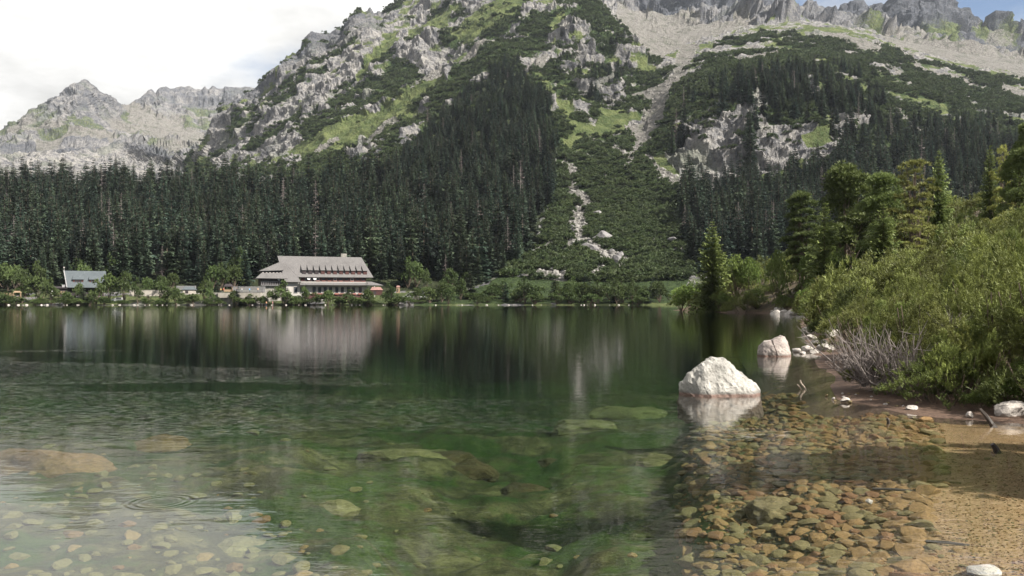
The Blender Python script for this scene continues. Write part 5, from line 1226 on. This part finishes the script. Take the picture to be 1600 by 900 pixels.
long_wall('board_fence', 364, 414, 306, 304, 4.5, 6.7, M_GREYW, 'grey board fence on the terrace left of the lodge', 'fence', posts=2.4)
long_wall('low_fence', 276, 306, 322, 322, 5.6, 7.2, M_GREYW, 'long low grey fence behind the kiosk', 'fence', posts=2.4)
long_wall('shore_railing', 0, 20, 303, 303, 2.6, 4.4, M_WOOD, 'tan wooden fence at the far left shore', 'fence', posts=2.2)
simple_hut('notice_board', 27, 302, 2.6, .7, 2.2, 4.4, 5.0, M_WOOD, M_WOOD, 'wooden roofed notice board at the far left shore', cat='notice board', open_=True)
# parked cars, seen small
def car(px, d, col, lb, rz=0.1, s=1.0):
    o = empty('parked_car', (at_far(px, d), d, ground_far(px, d) + .05), rz); tag(o, lb, 'car')
    pf = [(-2.1, .35), (-2.1, .85), (-1.9, 1.0), (-1.0, 1.05), (-.5, 1.5), (1.2, 1.52), (1.8, 1.05), (2.1, .95), (2.1, .35)]
    g = Geo(); n = len(pf); v = [(x * s, -.85, z * s) for x, z in pf] + [(x * s, .85, z * s) for x, z in pf]
    g.quads(v, [[i, (i + 1) % n, n + (i + 1) % n, n + i] for i in range(n)]); g.tris(v, [[0, i + 1, i] for i in range(1, n - 1)] + [[n, n + i, n + i + 1] for i in range(1, n - 1)]); g.obj('body', plain('car_paint', col, .3, .05), o)
    g = Geo(); g.box((.3 * s, 0, 1.26 * s), (1.5 * s, 1.74, .32 * s)); g.obj('window', M_GLASSD, o)
    for x in (-1.3, 1.3):
        for y in (-.8, .8): g = Geo(); g.tube([(x * s, y - .1, .33), (x * s, y + .1, .33)], .33, 12); g.obj('wheel', M_DWOOD, o)
car(637, 318, (.65, .66, .68), 'white car parked right of the wooden booth'); car(664, 318, (.6, .6, .62), 'pale car parked right of the white one', 1.2); car(184, 309, (.7, .68, .66), 'white vehicle parked at the left end of the yard wall', .3, 1.1)
# people on the shore and the terrace, a few pixels tall
def person_mesh(seed, shirt, legs):
    t = NT('clothes'); z = t.n('SeparateXYZ', None, Vector=t.coord()).outputs[2]
    col = t.mix(t.rng(z, .82, .86), legs, shirt); col = t.mix(t.rng(z, 1.42, 1.46), col, (.42, .26, .19)); col = t.mix(t.rng(z, 1.64, 1.67), col, (.05, .035, .025)); m = t.done(t.principled(col, .8, .2))
    sw = .10 * math.sin(seed * 2.1)
    me = bpy.data.meshes.new('person'); V = [(0, 0, .92), (0, 0, 1.2), (0, 0, 1.42), (0, 0, 1.52), (0, -.01, 1.64), (0, -.01, 1.72), (.10, 0, .86), (.11, sw, .48), (.12, sw * .5, .06), (.12, sw * .5 - .14, .03), (-.10, 0, .86), (-.11, -sw, .48), (-.12, -sw * .5, .06), (-.12, -sw * .5 - .14, .03), (.2, 0, 1.38), (.26, .02, 1.10), (.26, -.10, .86), (-.2, 0, 1.38), (-.26, .02, 1.10), (-.26, -.10, .86)]
    E = [(0, 1), (1, 2), (2, 3), (3, 4), (4, 5), (0, 6), (6, 7), (7, 8), (8, 9), (0, 10), (10, 11), (11, 12), (12, 13), (2, 14), (14, 15), (15, 16), (2, 17), (17, 18), (18, 19)]
    R = [.15, .15, .15, .06, .10, .08, .095, .065, .045, .04, .095, .065, .045, .04, .065, .045, .035, .065, .045, .035]
    me.from_pydata(V, E, []); o = bpy.data.objects.new('person', me); COL.objects.link(o)
    md = o.modifiers.new('skin', 'SKIN'); md.use_smooth_shade = True
    for i, r in enumerate(R): me.skin_vertices[0].data[i].radius = (r, r * .8)
    me.skin_vertices[0].data[0].use_root = True
    sb = o.modifiers.new('sub', 'SUBSURF'); sb.levels = 1; sb.render_levels = 1
    me.materials.append(m); return o
PEOPLE = [(416, 474.5, 299, (.55, .30, .18), (.06, .07, .12), 'person in an orange top standing at the waterline left of the lodge'), (426, 474.5, 299, (.5, .22, .24), (.3, .25, .22), 'person in a pink top beside the orange one at the waterline'), (345, 0, 306, (.55, .40, .15), (.05, .06, .1), 'person in a yellow top next to the terrace shelter'), (349, 0, 306, (.45, .06, .05), (.04, .04, .06), 'person in red beside the terrace shelter'),
          (390, 0, 303, (.12, .3, .5), (.05, .05, .07), 'person in a blue top at the board fence'), (403, 0, 302, (.5, .36, .25), (.1, .1, .14), 'person in a tan top at the end of the board fence'), (378, 0, 303, (.6, .6, .6), (.06, .06, .1), 'person in a white top on the terrace'), (370, 0, 303.5, (.06, .06, .08), (.04, .04, .05), 'person in dark clothes on the terrace')]
for i, (px, py, d, sh, lg, lb) in enumerate(PEOPLE):
    o = person_mesh(i, sh, lg); o.location = (at_far(px, d), d, (ground_far(px, d) if py else 4.5)); o.rotation_euler = (0, 0, i * 1.9); tag(o, lb, 'person')
# terrace the yard stands on
g = Geo(); g.box((at_far(374, 309), 309.0, 2.0), (17, 13, 4.9), .0); tr_ = g.obj('terrace', M_STONEW); tag(tr_, kind='structure')
# shore shrubs and small trees in front of the buildings and along the far shore: (px, top py, width px, d)
r7 = np.random.default_rng(91)
SHR = [(x, t, w, d) for x, t, w, d in [(10, 455, 30, 300), (35, 440, 30, 305), (60, 425, 46, 306), (40, 418, 40, 318), (80, 440, 30, 303), (105, 452, 26, 301), (124, 440, 22, 303), (150, 442, 30, 302), (170, 420, 36, 308), (194, 421, 34, 306), (215, 440, 20, 303), (232, 428, 34, 309), (250, 428, 30, 310), (258, 440, 30, 303), (275, 445, 30, 302), (320, 435, 32, 305), (330, 446, 20, 302), (300, 456, 30, 300), (365, 452, 20, 300), (390, 462, 30, 299.5), (412, 460, 20, 300), (428, 452, 24, 300), (444, 444, 34, 300), (462, 460, 34, 299.5), (476, 446, 20, 299.8), (490, 460, 40, 299.5), (512, 450, 34, 300), (530, 462, 30, 299), (548, 456, 34, 299.5), (574, 448, 26, 300.5), (560, 464, 30, 299), (606, 447, 26, 301), (620, 462, 30, 299), (648, 448, 24, 305), (640, 460, 30, 300), (672, 446, 30, 307), (690, 440, 28, 308), (700, 436, 30, 312), (720, 430, 30, 314)]]
for i in range(62):
    px = 645 + 410 * r7.random(); SHR.append((px, 436 + 28 * r7.random() + (6 if px < 760 else 0), 18 + 22 * r7.random(), 302 + 22 * r7.random()))
for i in range(46):
    px = -20 + 660 * r7.random(); SHR.append((px, 462 + 7 * r7.random(), 14 + 20 * r7.random(), 299 + 3 * r7.random()))
for i, (px, ty, w, d) in enumerate(SHR):
    zg = ground_far(px, d) - .15; h = max(1.0, hz(ty, d) - zg); s = w * d / FPX
    zone = 'round the chalet' if px < 200 else 'between the chalet and the lodge' if px < 400 else 'in front of the lodge' if px < 600 else 'just right of the lodge'
    lab = 'green shrub on the far shore ' + zone if px < 640 else 'green shrub in the thicket below the talus on the far shore'
    grp = 'far shore shrubs ' + zone if px < 640 else 'shrubs of the far thicket'
    o = thing('shore_shrub', LFF[i % 3], (at_far(px, d), d, zg), 1, r7.random() * 6, lab, 'shrub', grp); o.scale = (s * .72, s * .72, h / 1.05)
# young spruces in front of the forest and the thicket
for i, (px, ty, w, d) in enumerate([(447, 441, 24, 302), (478, 444, 16, 301.5), (573, 440, 18, 303), (340, 438, 18, 306), (372, 446, 12, 301), (868, 424, 26, 318), (914, 428, 22, 312), (922, 430, 18, 312), (960, 445, 20, 308), (1010, 448, 18, 306), (790, 440, 22, 312), (735, 425, 28, 322), (1020, 430, 20, 325), (130, 445, 16, 302), (612, 446, 14, 302)]):
    zg = ground_far(px, d) - .2; h = max(2, hz(ty, d) - zg); o = thing('young_spruce', SP_FAR[i % 4], (at_far(px, d), d, zg), h, i * 1.1, 'young spruce in front of the lodge on the far shore' if px < 640 else 'young spruce in the thicket below the talus', 'spruce', 'young spruces before the buildings' if px < 640 else 'young spruces of the far thicket'); o.scale = (h * 1.5, h * 1.5, h)
# pale stones along the far waterline
for i in range(60):
    px = -10 + 640 * r7.random() if i < 44 else 640 + 400 * r7.random(); d = 297.2 + .8 * r7.random(); s = .18 + .4 * r7.random() ** 2
    put('waterline_stone', WB[i % 4], (at_far(px, d), d, .08 + max(0, ground_far(px, d))), 'small pale stone on the far waterline', 'stone', 'stones along the far waterline', r7.random() * 6, s)

# broad-leaved trees at the foot of the forest
for i in range(26):
    px = (-10 + 400 * r7.random()) if i < 19 else (610 + 120 * r7.random()); d = 338 + 26 * r7.random(); zg = ground_far(px, d) - .3; h = 6 + 6 * r7.random()
    o = thing('broadleaf_tree', LFF[i % 3], (at_far(px, d), d, zg), 1, r7.random() * 6, 'light green broad leaved tree at the foot of the dark spruce forest', 'tree', 'broad leaved trees at the forest foot'); o.scale = (h * .62, h * .62, h)
